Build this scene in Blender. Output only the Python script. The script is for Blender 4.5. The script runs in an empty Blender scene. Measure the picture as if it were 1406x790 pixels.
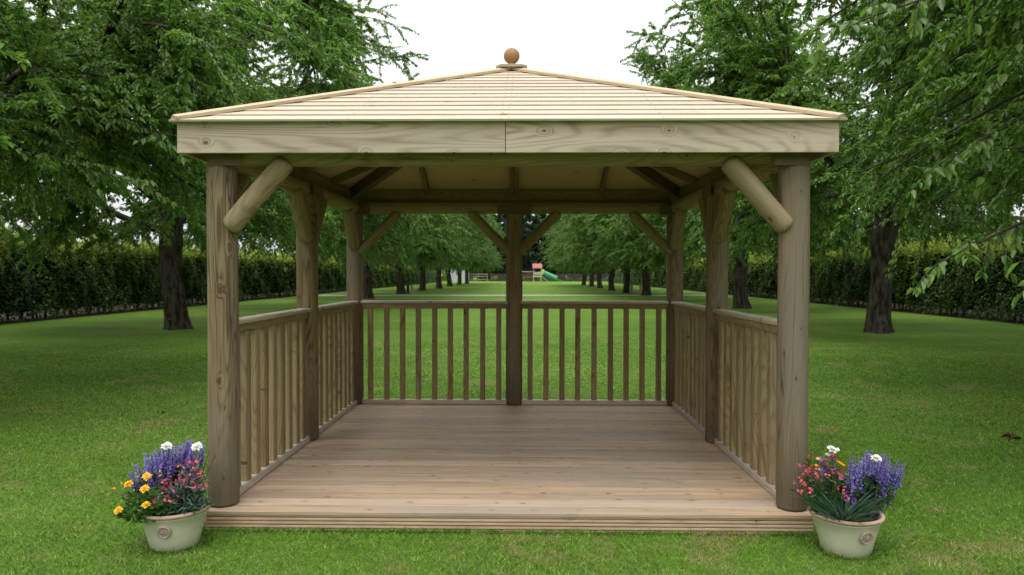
import bpy, math, random
import numpy as np
from mathutils import Vector, Matrix

R = math.radians
scn = bpy.context.scene
col = scn.collection
rng = np.random.default_rng(11)
random.seed(5)

# ------------------------------------------------------------------ camera, sky, sun, exposure
cam_d = bpy.data.cameras.new("camera")
cam = bpy.data.objects.new("camera", cam_d)
col.objects.link(cam)
cam_d.sensor_width = 36.0
cam_d.lens = 36.0 * 997.37 / 1406.0
cam_d.clip_start, cam_d.clip_end = 0.05, 2000.0
cam_d.dof.use_dof = True
cam_d.dof.focus_distance = 4.6
cam_d.dof.aperture_fstop = 4.0
cam.matrix_world = (Matrix.Translation((0.1025, -4.0091, 1.390)) @ Matrix.Rotation(0.0174, 4, 'Z')
                    @ Matrix.Rotation(R(90) - 0.0186, 4, 'X') @ Matrix.Rotation(0.0015, 4, 'Z'))
scn.camera = cam

SUN_EL, SUN_AZ = R(70), R(205)        # azimuth clockwise from +Y: behind the camera, a little to its left
world = bpy.data.worlds.new("World")
scn.world = world
world.use_nodes = True
wn, wl = world.node_tree.nodes, world.node_tree.links
wn.clear()
sky = wn.new('ShaderNodeTexSky')
sky.sky_type = 'NISHITA'
sky.sun_disc = False
sky.sun_elevation, sky.sun_rotation = SUN_EL, SUN_AZ
sky.dust_density, sky.air_density, sky.ozone_density = 4.0, 1.0, 1.0
bw = wn.new('ShaderNodeRGBToBW')
mx = wn.new('ShaderNodeMix'); mx.data_type = 'RGBA'
mx.inputs[0].default_value = 0.72      # thick cloud: most of the blue is gone, brightness evened out
comb = wn.new('ShaderNodeCombineColor')
mul = wn.new('ShaderNodeMix'); mul.data_type = 'RGBA'; mul.inputs[0].default_value = 0.88
bg = wn.new('ShaderNodeBackground'); bg.inputs[1].default_value = 0.10
wo = wn.new('ShaderNodeOutputWorld')
wl.new(sky.outputs[0], bw.inputs[0])
for i in range(3): wl.new(bw.outputs[0], comb.inputs[i])
wl.new(sky.outputs[0], mul.inputs[6]); wl.new(comb.outputs[0], mul.inputs[7])
wl.new(mul.outputs[2], mx.inputs[6]); mx.inputs[7].default_value = (10.6, 10.7, 11.0, 1)
tcw = wn.new('ShaderNodeTexCoord'); sxw = wn.new('ShaderNodeSeparateXYZ'); wl.new(tcw.outputs['Generated'], sxw.inputs[0])
mr = wn.new('ShaderNodeMapRange'); mr.clamp = True           # overcast sky: three times as bright overhead as at the horizon
for k_, v_ in ((1, 0.0), (2, 1.0), (3, 0.60), (4, 1.55)): mr.inputs[k_].default_value = v_
wl.new(sxw.outputs[2], mr.inputs[0])
sc_ = wn.new('ShaderNodeVectorMath'); sc_.operation = 'SCALE'
wl.new(mx.outputs[2], sc_.inputs[0]); wl.new(mr.outputs[0], sc_.inputs['Scale'])
wl.new(sc_.outputs[0], bg.inputs[0]); wl.new(bg.outputs[0], wo.inputs[0])

sun_d = bpy.data.lights.new("sun", 'SUN')
sun_d.energy = 1.0
sun_d.angle = R(40)
sun_d.color = (1.0, 0.96, 0.90)
sun = bpy.data.objects.new("sun", sun_d)
col.objects.link(sun)
sd = Vector((math.sin(SUN_AZ) * math.cos(SUN_EL), math.cos(SUN_AZ) * math.cos(SUN_EL), math.sin(SUN_EL)))
sun.rotation_euler = sd.to_track_quat('Z', 'Y').to_euler()
sun.location = (0, -20, 30)

vs = scn.view_settings
vs.view_transform = 'Standard'; vs.look = 'None'; vs.gamma = 1.0; vs.use_curve_mapping = False
vs.exposure = 0.72
scn.cycles.max_bounces = 8
scn.cycles.diffuse_bounces = 4
scn.cycles.transmission_bounces = 4
scn.cycles.use_denoising = True

# ------------------------------------------------------------------ node helpers
class NT:
    def __init__(s, name):
        s.m = bpy.data.materials.new(name); s.m.use_nodes = True
        s.t = s.m.node_tree; s.t.nodes.clear()
        s.out = s.t.nodes.new('ShaderNodeOutputMaterial')
    def n(s, typ, **kw):
        o = s.t.nodes.new(typ)
        for k, v in kw.items(): setattr(o, k, v)
        return o
    def l(s, a, b): s.t.links.new(a, b)
    def set(s, sock, v):
        if hasattr(v, 'is_output') or isinstance(v, bpy.types.NodeSocket): s.l(v, sock)
        else: sock.default_value = v
    def math(s, op, a, b=0.0, c=None, clamp=False):
        o = s.n('ShaderNodeMath', operation=op, use_clamp=clamp)
        s.set(o.inputs[0], a); s.set(o.inputs[1], b)
        if c is not None: s.set(o.inputs[2], c)
        return o.outputs[0]
    def vmul(s, a, v):
        o = s.n('ShaderNodeVectorMath', operation='MULTIPLY')
        s.l(a, o.inputs[0]); o.inputs[1].default_value = v
        return o.outputs[0]
    def noise(s, vec, scale=1.0, detail=2.0, rough=0.5, dist=0.0):
        o = s.n('ShaderNodeTexNoise'); s.l(vec, o.inputs['Vector'])
        o.inputs['Scale'].default_value = scale; o.inputs['Detail'].default_value = detail
        o.inputs['Roughness'].default_value = rough; o.inputs['Distortion'].default_value = dist
        return o.outputs['Fac']
    def mix(s, fac, a, b, mode='MIX'):
        o = s.n('ShaderNodeMix', data_type='RGBA', blend_type=mode)
        s.set(o.inputs[0], fac)
        for k, v in ((6, a), (7, b)):
            if isinstance(v, tuple): o.inputs[k].default_value = (*v[:3], 1)
            else: s.l(v, o.inputs[k])
        return o.outputs[2]
    def ramp(s, x, lo, hi, a=0.0, b=1.0):
        o = s.n('ShaderNodeMapRange', interpolation_type='SMOOTHSTEP')
        s.set(o.inputs[0], x)
        for k, v in ((1, lo), (2, hi), (3, a), (4, b)): o.inputs[k].default_value = v
        return o.outputs[0]
    def attr(s, name): return s.n('ShaderNodeAttribute', attribute_name=name)
    def bump(s, h, strength, dist):
        o = s.n('ShaderNodeBump'); o.inputs['Strength'].default_value = strength
        o.inputs['Distance'].default_value = dist; s.l(h, o.inputs['Height'])
        return o.outputs[0]
    def bsdf(s, color, rough=0.6, spec=0.4, normal=None, metal=0.0):
        o = s.n('ShaderNodeBsdfPrincipled')
        s.set(o.inputs['Base Color'], (*color, 1) if isinstance(color, tuple) else color)
        s.set(o.inputs['Roughness'], rough)
        o.inputs['Specular IOR Level'].default_value = spec
        o.inputs['Metallic'].default_value = metal
        if normal is not None: s.l(normal, o.inputs['Normal'])
        return o.outputs[0]
    def done(s, sh): s.l(sh, s.out.inputs[0]); return s.m

def plain(name, c, rough=0.6, spec=0.4, metal=0.0, var=0.12, scale=20.0):
    t = NT(name)
    tc = t.n('ShaderNodeTexCoord').outputs['Object']
    f = t.noise(tc, scale, 4)
    k = t.ramp(f, 0.3, 0.7, 1 - var, 1 + var)
    v = t.n('ShaderNodeVectorMath', operation='SCALE'); v.inputs[0].default_value = c
    t.l(k, v.inputs['Scale'])
    return t.done(t.bsdf(v.outputs[0], rough, spec, t.bump(f, 0.15, 0.003), metal))

def wood(name, base, dark, grey, grey_amt=0.3, ring=0.55, knots=0.5, knot_col=(0.09, 0.045, 0.02), rough=0.65,
         freq=7.0, stain=None, kv=(4.0, 6.5, 1), streak=0.9, cracks=0.0, rscale=(0.8, 6.0, 6.0)):
    t = NT(name)
    gc = t.attr('gc').outputs['Vector']
    tint = t.attr('tint').outputs['Fac']
    vo = t.n('ShaderNodeTexVoronoi', feature='F1', voronoi_dimensions='2D')
    wob = t.noise(gc, 9.0, 2)
    kvn = t.n('ShaderNodeVectorMath', operation='ADD')
    t.l(t.vmul(t.attr('kc').outputs['Vector'], kv), kvn.inputs[0])
    wv = t.n('ShaderNodeCombineXYZ'); w2 = t.math('MULTIPLY', wob, 0.10)
    for i in range(3): t.l(w2, wv.inputs[i])
    t.l(wv.outputs[0], kvn.inputs[1])
    t.l(kvn.outputs[0], vo.inputs['Vector']); vo.inputs['Scale'].default_value = 1.0; vo.inputs['Randomness'].default_value = 0.62
    gate = t.n('ShaderNodeSeparateColor'); t.l(vo.outputs['Color'], gate.inputs[0])
    on = t.math('LESS_THAN', gate.outputs[0], knots)
    d = vo.outputs['Distance']
    size = t.math('MULTIPLY_ADD', t.math('POWER', gate.outputs[1], 2.0), 0.075, 0.028)
    kn = t.math('MULTIPLY', on, t.ramp(t.math('DIVIDE', d, size), 0.55, 1.0, 1.0, 0.0))
    halo = t.math('MULTIPLY', on, t.ramp(d, 0.04, 0.26, 1.0, 0.0))
    n0 = t.noise(t.vmul(gc, rscale), 1.0, 1.5, 0.4)
    nn = t.math('MULTIPLY_ADD', halo, 0.05, n0)
    s = t.math('MULTIPLY_ADD', t.math('SINE', t.math('MULTIPLY', nn, freq * 6.283 * 2.0)), 0.5, 0.5)
    s = t.math('MULTIPLY', t.math('POWER', s, 2.6), t.ramp(t.noise(t.vmul(gc, (0.9, 7, 7)), 1.0, 2), 0.3, 0.62, 0.35, 1.0))
    fine = t.noise(t.vmul(gc, (3.0, 110.0, 110.0)), 1.0, 3, 0.6)
    mid = t.noise(t.vmul(gc, (1.2, 22.0, 22.0)), 1.0, 3, 0.55)
    tone = t.noise(t.vmul(gc, (0.8, 2.5, 2.5)), 1.0, 3)
    f = t.math('ADD', t.math('MULTIPLY', s, ring), t.math('MULTIPLY_ADD', fine, 0.5, -0.2), clamp=True)
    f = t.math('ADD', f, t.math('MULTIPLY_ADD', mid, streak, -0.47 * streak), clamp=True)
    c = t.mix(f, base, dark)
    c = t.mix(t.math('MULTIPLY', t.ramp(tone, 0.35, 0.68), grey_amt), c, grey)
    hs = t.n('ShaderNodeVectorMath', operation='SCALE'); t.l(c, hs.inputs[0])
    t.l(tint, hs.inputs['Scale'])
    c = t.mix(t.math('MULTIPLY', halo, 0.12), hs.outputs[0], knot_col)
    c = t.mix(t.math('MULTIPLY', kn, 0.85), c, knot_col)
    if cracks:
        ck = t.noise(t.vmul(gc, (0.7, 26.0, 26.0)), 1.0, 2, 0.5, 0.2)
        cm = t.math('MULTIPLY', t.ramp(t.math('ABSOLUTE', t.math('SUBTRACT', ck, 0.5)), 0.0, 0.016, 1.0, 0.0), cracks)
        cm = t.math('MULTIPLY', cm, t.ramp(t.noise(t.vmul(gc, (1.1, 5.0, 5.0)), 1.0, 1), 0.5, 0.6))
        c = t.mix(cm, c, (0.06, 0.045, 0.03))
        h0 = t.math('SUBTRACT', t.math('MULTIPLY', f, -0.6), cm)
    else:
        h0 = t.math('MULTIPLY', f, -0.6)
    if stain:                               # stain = (colour, height to which the damp wood has darkened, height where it ends)
        sx = t.n('ShaderNodeSeparateXYZ'); t.l(gc, sx.inputs[0])
        st = t.attr('foot').outputs['Fac']
        e = t.math('ADD', st, t.math('MULTIPLY_ADD', tone, 0.5, -0.25))
        c = t.mix(t.ramp(e, stain[1], stain[2], 0.7, 0.0), c, stain[0])
    rg = t.math('MULTIPLY_ADD', fine, 0.25, rough - 0.1)
    return t.done(t.bsdf(c, rg, 0.25, t.bump(h0, 0.35, 0.004)))

M = {}
M['fascia'] = wood('weathered_grey_timber', (0.515, 0.42, 0.325), (0.19, 0.14, 0.095), (0.47, 0.40, 0.33), 0.45, ring=0.55, knots=0.42, streak=1.4, freq=17, rscale=(0.40, 4.2, 4.2), kv=(4.6, 6.8, 1))
M['roof'] = wood('pale_roof_timber', (0.56, 0.48, 0.375), (0.45, 0.345, 0.23), (0.54, 0.48, 0.39), 0.35, ring=0.4, knots=0.4, knot_col=(0.33, 0.22, 0.12), freq=9)
M['cap'] = wood('hip_cap_timber', (0.54, 0.43, 0.285), (0.38, 0.26, 0.14), (0.50, 0.43, 0.32), 0.3, ring=0.35, knots=0.3, knot_col=(0.3, 0.18, 0.09), freq=7)
M['post'] = wood('round_post_timber', (0.255, 0.188, 0.102), (0.085, 0.058, 0.031), (0.195, 0.165, 0.122), 0.85, ring=0.72, knots=0.5, stain=((0.10, 0.072, 0.042), 0.0, 0.5), cracks=1.0, streak=2.2, freq=14, rough=0.7, rscale=(0.55, 6.5, 6.5))
M['log'] = wood('round_log_timber', (0.30, 0.225, 0.118), (0.12, 0.08, 0.038), (0.24, 0.20, 0.135), 0.45, ring=0.65, knots=0.5, cracks=0.6, streak=1.8, freq=12)
M['rail'] = wood('baluster_timber', (0.365, 0.272, 0.138), (0.145, 0.096, 0.045), (0.27, 0.228, 0.145), 0.5, ring=0.66, knots=0.75, streak=1.6, freq=11)
M['caprail'] = wood('cap_rail_timber', (0.57, 0.49, 0.39), (0.30, 0.24, 0.165), (0.52, 0.47, 0.40), 0.5, ring=0.6, knots=0.4, freq=12)
M['deck'] = wood('deck_timber', (0.575, 0.415, 0.265), (0.28, 0.185, 0.11), (0.40, 0.33, 0.268), 0.75, ring=0.5, knots=0.7, streak=1.9, kv=(4.6, 10, 1), knot_col=(0.09, 0.05, 0.025), freq=9, rough=0.55, rscale=(0.35, 6, 6))
M['deckface'] = wood('grooved_deck_timber', (0.60, 0.44, 0.285), (0.33, 0.215, 0.13), (0.45, 0.345, 0.245), 0.4, ring=0.45, knots=0.5, freq=8)
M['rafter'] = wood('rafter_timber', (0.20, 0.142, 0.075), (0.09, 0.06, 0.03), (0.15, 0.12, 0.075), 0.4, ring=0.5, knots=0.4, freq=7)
M['lining'] = wood('ceiling_board', (0.50, 0.37, 0.20), (0.42, 0.30, 0.155), (0.47, 0.36, 0.21), 0.2, ring=0.2, knots=0.05, freq=4)
M['ball'] = wood('turned_ball_timber', (0.40, 0.215, 0.10), (0.28, 0.145, 0.065), (0.36, 0.22, 0.115), 0.3, ring=0.4, knots=0.1, freq=5)
M['plate'] = plain('dark_steel_plate', (0.12, 0.088, 0.052), 0.7, 0.3, 0.0)
M['nail'] = plain('nail_head', (0.25, 0.20, 0.15), 0.5)
M['glaze'] = plain('sage_glazed_clay', (0.60, 0.585, 0.44), 0.35, 0.5, 0.0, 0.05, 9)
M['clay'] = plain('bare_clay_rim', (0.47, 0.33, 0.25), 0.7, 0.3, 0.0, 0.1, 25)
M['badge'] = plain('moulded_clay_badge', (0.40, 0.31, 0.26), 0.6, 0.3, 0.0, 0.2, 60)
M['soil'] = plain('potting_soil', (0.03, 0.022, 0.016), 0.95, 0.1, 0.0, 0.4, 60)

def leaf_mat(name, a, b, young=None, trans=0.4, rough=0.34, spec=0.5):
    t = NT(name)
    r = t.attr('rnd').outputs['Fac']
    c = t.mix(r, a, b)
    if young:
        y = t.attr('young').outputs['Fac']
        c = t.mix(y, c, young)
    pr = t.bsdf(c, rough, spec)
    tr = t.n('ShaderNodeBsdfTranslucent')
    tc = t.mix(0.5, c, (0.55, 0.75, 0.08), 'MULTIPLY')
    bright = t.n('ShaderNodeVectorMath', operation='SCALE'); t.l(tc, bright.inputs[0]); bright.inputs['Scale'].default_value = 1.9
    t.l(bright.outputs[0], tr.inputs[0])
    m = t.n('ShaderNodeMixShader'); m.inputs[0].default_value = trans
    t.l(pr, m.inputs[1]); t.l(tr.outputs[0], m.inputs[2])
    return t.done(m.outputs[0])

M['leaf'] = leaf_mat('cherry_leaf', (0.070, 0.145, 0.026), (0.205, 0.330, 0.070))
M['leaf_dark'] = leaf_mat('dark_wood_leaf', (0.016, 0.045, 0.018), (0.04, 0.085, 0.03), trans=0.25)
M['leaf_pale'] = leaf_mat('pale_conifer_leaf', (0.16, 0.22, 0.15), (0.24, 0.32, 0.20), trans=0.3)
M['hedge'] = leaf_mat('beech_hedge_leaf', (0.042, 0.086, 0.016), (0.095, 0.155, 0.027), young=(0.38, 0.43, 0.065), trans=0.35)
M['bush'] = leaf_mat('bright_bush_leaf', (0.10, 0.19, 0.03), (0.22, 0.34, 0.05), trans=0.35)
M['pl_dark'] = leaf_mat('salvia_leaf', (0.035, 0.085, 0.022), (0.075, 0.16, 0.035), trans=0.3)
M['pl_mid'] = leaf_mat('marigold_leaf', (0.05, 0.12, 0.022), (0.12, 0.24, 0.04), trans=0.3)
M['pl_blue'] = leaf_mat('blue_grey_leaf', (0.07, 0.13, 0.10), (0.15, 0.25, 0.20), trans=0.15)
M['petal_purple'] = leaf_mat('purple_petal', (0.20, 0.14, 0.50), (0.42, 0.33, 0.80), trans=0.2)
M['petal_yellow'] = leaf_mat('yellow_petal', (0.85, 0.40, 0.01), (0.90, 0.58, 0.02), trans=0.15)
M['petal_pink'] = leaf_mat('pink_petal', (0.42, 0.04, 0.14), (0.62, 0.12, 0.36), trans=0.15)
M['petal_coral'] = leaf_mat('coral_petal', (0.55, 0.07, 0.06), (0.68, 0.15, 0.07), trans=0.15)
M['petal_white'] = leaf_mat('white_petal', (0.78, 0.77, 0.74), (0.85, 0.85, 0.82), trans=0.1)
M['stem'] = plain('green_stem', (0.07, 0.13, 0.04), 0.6)

def bark_mat():
    t = NT('cherry_bark')
    tc = t.n('ShaderNodeTexCoord').outputs['Object']
    a = t.noise(t.vmul(tc, (14, 14, 2.6)), 1.0, 5, 0.6, 0.4)
    b = t.noise(t.vmul(tc, (3, 3, 7)), 1.0, 3)
    c = t.mix(t.ramp(a, 0.36, 0.62), (0.022, 0.017, 0.013), (0.105, 0.085, 0.068))
    c = t.mix(t.math('MULTIPLY', t.ramp(b, 0.5, 0.7), 0.35), c, (0.13, 0.125, 0.095))
    return t.done(t.bsdf(c, 0.85, 0.15, t.bump(a, 0.9, 0.05)))
M['bark'] = bark_mat()
M['twig'] = plain('twig_bark', (0.045, 0.034, 0.026), 0.8)

def lawn_color(t, pos):
    big = t.noise(pos, 0.22, 3)
    midn = t.noise(pos, 1.3, 3, 0.55)
    sm = t.noise(pos, 5.0, 3, 0.6)
    c = t.mix(t.ramp(big, 0.35, 0.65), (0.105, 0.215, 0.020), (0.150, 0.265, 0.033))
    c = t.mix(t.math('MULTIPLY', t.ramp(midn, 0.52, 0.72), 0.5), c, (0.21, 0.25, 0.055))
    dry = t.math('MULTIPLY', t.ramp(t.math('ADD', t.math('MULTIPLY', midn, 0.55), t.math('MULTIPLY', sm, 0.45)), 0.52, 0.66), 0.5)
    sx = t.n('ShaderNodeSeparateXYZ'); t.l(pos, sx.inputs[0])
    band = t.math('SINE', t.math('MULTIPLY_ADD', sx.outputs[1], 2.9, t.math('MULTIPLY', big, 3.0)))        # faint mowing stripes across the lawn
    v = t.n('ShaderNodeVectorMath', operation='SCALE'); t.l(c, v.inputs[0])
    t.l(t.math('ADD', t.math('MULTIPLY_ADD', band, 0.05, 0.70), t.math('MULTIPLY', t.noise(pos, 3.2, 4, 0.7), 0.6)), v.inputs['Scale'])
    return v.outputs[0], dry

def ground_mat():
    t = NT('mown_lawn')
    pos = t.n('ShaderNodeNewGeometry').outputs['Position']
    c, dry = lawn_color(t, pos)
    c = t.mix(dry, c, (0.27, 0.22, 0.10))
    tex = t.noise(t.vmul(pos, (1, 0.6, 1)), 28.0, 5, 0.75)
    c = t.mix(t.ramp(tex, 0.35, 0.7, 0.45, 0.0), c, (0.035, 0.085, 0.010))
    cl = t.noise(pos, 9.0, 4, 0.7)
    c = t.mix(t.ramp(cl, 0.45, 0.75, 0.0, 0.3), c, (0.20, 0.29, 0.05))
    return t.done(t.bsdf(c, 0.85, 0.12, t.bump(tex, 0.8, 0.05)))
M['lawn'] = ground_mat()

def blade_mat():
    t = NT('grass_blade')
    pos = t.n('ShaderNodeNewGeometry').outputs['Position']
    r = t.attr('rnd').outputs['Fac']
    c, dry = lawn_color(t, pos)
    hs = t.n('ShaderNodeVectorMath', operation='SCALE'); t.l(c, hs.inputs[0]); t.l(t.math('MULTIPLY_ADD', t.math('POWER', t.math('FRACT', t.math('MULTIPLY', r, 91.0)), 1.6), 2.1, 0.30), hs.inputs['Scale'])
    hv = t.math('FRACT', t.math('MULTIPLY', r, 13.0))
    hs_c = t.mix(t.ramp(hv, 0.0, 0.5, 0.45, 0.0), hs.outputs[0], (0.05, 0.20, 0.045))
    straw = t.math('LESS_THAN', t.math('FRACT', t.math('MULTIPLY', r, 37.0)), t.math('MULTIPLY_ADD', dry, 0.9, 0.05))
    c = t.mix(straw, hs_c, (0.40, 0.32, 0.16))
    pr = t.bsdf(c, 0.55, 0.25)
    tr = t.n('ShaderNodeBsdfTranslucent'); t.l(c, tr.inputs[0])
    m = t.n('ShaderNodeMixShader'); m.inputs[0].default_value = 0.3
    t.l(pr, m.inputs[1]); t.l(tr.outputs[0], m.inputs[2])
    return t.done(m.outputs[0])
M['blade'] = blade_mat()
M['path'] = plain('pale_gravel', (0.36, 0.34, 0.31), 0.9, 0.2, 0, 0.2, 8)
M['track'] = plain('pale_dry_track', (0.33, 0.31, 0.27), 0.9, 0.2, 0, 0.15, 1.5)
M['bed'] = plain('bare_soil', (0.035, 0.028, 0.02), 0.95, 0.1, 0, 0.4, 6)

# ------------------------------------------------------------------ object helpers
def tag(o, label=None, cat=None, group=None, kind=None):
    if label: o['label'] = label
    if cat: o['category'] = cat
    if group: o['group'] = group
    if kind: o['kind'] = kind
    return o

def empty(name, loc=(0, 0, 0), rz=0.0, label=None, cat=None, group=None):
    o = bpy.data.objects.new(name, None)
    o.empty_display_size = 0.2
    o.location = loc; o.rotation_euler = (0, 0, rz)
    col.objects.link(o)
    return tag(o, label, cat, group)

def mesh_np(name, V, quads=None, tris=None, mats=(), mat_q=None, mat_t=None, attrs=None, smooth=False):
    me = bpy.data.meshes.new(name)
    V = np.asarray(V, np.float32).reshape(-1, 3)
    nq = 0 if quads is None else len(quads); nt = 0 if tris is None else len(tris)
    loops = []
    if nq: loops.append(np.asarray(quads, np.int32).ravel())
    if nt: loops.append(np.asarray(tris, np.int32).ravel())
    loops = np.concatenate(loops)
    me.vertices.add(len(V)); me.vertices.foreach_set('co', V.ravel())
    me.loops.add(len(loops)); me.loops.foreach_set('vertex_index', loops)
    me.polygons.add(nq + nt)
    st = np.concatenate([np.arange(nq) * 4, nq * 4 + np.arange(nt) * 3]).astype(np.int32)
    me.polygons.foreach_set('loop_start', st)
    mi = np.concatenate([np.zeros(nq, np.int32) if mat_q is None else np.asarray(mat_q, np.int32),
                         np.zeros(nt, np.int32) if mat_t is None else np.asarray(mat_t, np.int32)])
    for m in mats: me.materials.append(m)
    me.polygons.foreach_set('material_index', mi)
    if smooth: me.polygons.foreach_set('use_smooth', np.ones(nq + nt, bool))
    for k, a in (attrs or {}).items():
        at = me.attributes.new(k, 'FLOAT', 'POINT'); at.data.foreach_set('value', np.asarray(a, np.float32))
    me.update(calc_edges=True)
    return me

def obj(name, me, parent=None, loc=(0, 0, 0), rz=0.0):
    o = bpy.data.objects.new(name, me)
    o.location = loc; o.rotation_euler = (0, 0, rz)
    col.objects.link(o)
    if parent is not None: o.parent = parent
    return o

def copy_tree(o, parent=None):
    c = o.copy(); col.objects.link(c); c.parent = parent
    for ch in list(o.children): copy_tree(ch, c)
    return c

class MB:
    """Collects pieces of one part; every piece stores its own grain coordinate, tint and height above its foot."""
    def __init__(s): s.v, s.f, s.g, s.t, s.ft, s.mi, s.kc = [], [], [], [], [], [], []
    def add(s, verts, faces, gcs, tint=1.0, foot=None, mi=0, kcs=None):
        b = len(s.v)
        s.v += [tuple(p) for p in verts]
        s.f += [tuple(b + i for i in f) for f in faces]
        off = np.array([random.uniform(-60, 60), random.uniform(-30, 30), random.uniform(-30, 30)])
        s.g += [tuple(np.asarray(g) + off) for g in gcs]
        s.kc += [(k[0] + off[0], k[1] + off[1], off[2] * 10) for k in (kcs or gcs)]
        s.t += [tint] * len(verts)
        s.ft += [9.0] * len(verts) if foot is None else list(foot)
        s.mi += [mi] * len(faces)
    def prism(s, prof, a, b, up=(0, 0, 1), tint=None, segs=1, mi=0, cap=True, jitter=0.0):
        """profile (x along side, y along up) swept from a to b"""
        a, b = Vector(a), Vector(b)
        d = (b - a); L = d.length; d.normalize()
        side = d.cross(Vector(up)).normalized(); u = side.cross(d).normalized()
        n = len(prof); vs_, gs = [], []
        for k in range(segs + 1):
            q = k / segs
            c = a + d * (L * q)
            for (x, y) in prof:
                vs_.append(c + side * x + u * y); gs.append((L * q, x, y))
        fs = []
        for k in range(segs):
            for i in range(n):
                j = (i + 1) % n
                fs.append((k * n + i, k * n + j, (k + 1) * n + j, (k + 1) * n + i))
        if cap: fs += [tuple(range(n - 1, -1, -1)), tuple(segs * n + i for i in range(n))]
        ex = max(p[0] for p in prof) - min(p[0] for p in prof); ey = max(p[1] for p in prof) - min(p[1] for p in prof)
        kc = [(g_[0], g_[2] if ey > ex else g_[1]) for g_ in gs]
        s.add(vs_, fs, gs, random.uniform(0.88, 1.12) if tint is None else tint, mi=mi, kcs=kc)
    def board(s, a, b, w, t, up=(0, 0, 1), c=0.004, tint=None, mi=0):
        x, y = w / 2, t / 2
        s.prism([(-x + c, -y), (x - c, -y), (x, -y + c), (x, y - c), (x - c, y), (-x + c, y), (-x, y - c), (-x, -y + c)], a, b, up, tint, mi=mi)
    def log(s, a, b, r, n=22, segs=14, tint=None, up=(0, 1, 0), cham=0.012, wob=0.02, foot=False, round_end=False):
        a, b = Vector(a), Vector(b)
        d = (b - a); L = d.length; d.normalize()
        side = d.cross(Vector(up)).normalized(); u = side.cross(d).normalized()
        ph = [random.uniform(0, 6.28) for _ in range(4)]
        ends = [0.86, 1.0] if not round_end else [0.55, 0.80, 0.94, 1.0]
        ts = [0.0, cham / L] if not round_end else [0.0, 0.3 * cham / L, 0.65 * cham / L, cham / L]
        tail = [1 - q for q in ts[::-1]]; ne = len(ts)
        ts = ts + [q for q in (i / segs for i in range(1, segs)) if ts[-1] < q < tail[0]] + tail
        vs_, gs, ft, kc = [], [], [], []
        for k, q in enumerate(ts):
            rr = r * (ends[k] if k < ne else ends[len(ts) - 1 - k] if k >= len(ts) - ne else 1.0)
            c = a + d * (L * q)
            for i in range(n):
                th = 2 * math.pi * i / n + math.pi / 2
                r2 = rr * (1 + wob * (0.6 * math.sin(2 * th + ph[0] + q * 2) + 0.4 * math.sin(3 * th + ph[1] - q * 4) + 0.5 * math.sin(q * 9 + ph[2] + th)))
                x, y = r2 * math.cos(th), r2 * math.sin(th)
                vs_.append(c + side * x + u * y); gs.append((L * q, x, y)); ft.append(L * q if foot else 9.0); kc.append((L * q, r * 2 * math.pi * i / n))
        m = len(ts); fs = []
        for k in range(m - 1):
            for i in range(n):
                j = (i + 1) % n
                fs.append((k * n + i, k * n + j, (k + 1) * n + j, (k + 1) * n + i))
        fs += [tuple(range(n - 1, -1, -1)), tuple((m - 1) * n + i for i in range(n))]
        s.add(vs_, fs, gs, random.uniform(0.9, 1.1) if tint is None else tint, ft, kcs=kc)
    def hexa(s, p8, gcs, tint=None, mi=0):
        """bottom four (a b c d) then top four, same order"""
        s.add(p8, [(3, 2, 1, 0), (4, 5, 6, 7), (0, 1, 5, 4), (1, 2, 6, 5), (2, 3, 7, 6), (3, 0, 4, 7)], gcs, random.uniform(0.9, 1.1) if tint is None else tint, mi=mi)
    def lathe(s, prof, c=(0, 0, 0), n=32, tint=1.0, mi=0, closed=False):
        c = Vector(c); vs_, gs, fs = [], [], []
        for (r, z) in prof:
            for i in range(n):
                th = 2 * math.pi * i / n
                vs_.append(c + Vector((r * math.cos(th), r * math.sin(th), z))); gs.append((z, r * math.cos(th), r * math.sin(th)))
        m = len(prof)
        for k in range(m - 1):
            for i in range(n):
                j = (i + 1) % n
                fs.append((k * n + i, k * n + j, (k + 1) * n + j, (k + 1) * n + i))
        if not closed: fs += [tuple(range(n - 1, -1, -1)), tuple((m - 1) * n + i for i in range(n))]
        s.add(vs_, fs, gs, tint, mi=mi)
    def xform(s, fn): s.v = [tuple(fn(Vector(p))) for p in s.v]; return s
    def build(s, name, mats, parent=None, angle=40, loc=(0, 0, 0), rz=0.0):
        me = bpy.data.meshes.new(name)
        me.from_pydata(s.v, [], s.f)
        for m in (mats if isinstance(mats, (list, tuple)) else [mats]): me.materials.append(m)
        me.polygons.foreach_set('material_index', s.mi)
        a = me.attributes.new('gc', 'FLOAT_VECTOR', 'POINT'); a.data.foreach_set('vector', np.asarray(s.g, np.float32).ravel())
        a = me.attributes.new('kc', 'FLOAT_VECTOR', 'POINT'); a.data.foreach_set('vector', np.asarray(s.kc, np.float32).ravel())
        a = me.attributes.new('tint', 'FLOAT', 'POINT'); a.data.foreach_set('value', np.asarray(s.t, np.float32))
        a = me.attributes.new('foot', 'FLOAT', 'POINT'); a.data.foreach_set('value', np.asarray(s.ft, np.float32))
        me.polygons.foreach_set('use_smooth', [True] * len(s.f))
        me.set_sharp_from_angle(angle=R(angle))
        me.update()
        return obj(name, me, parent, loc, rz)

def unit(a): return a / (np.linalg.norm(a, axis=-1, keepdims=True) + 1e-9)

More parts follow.
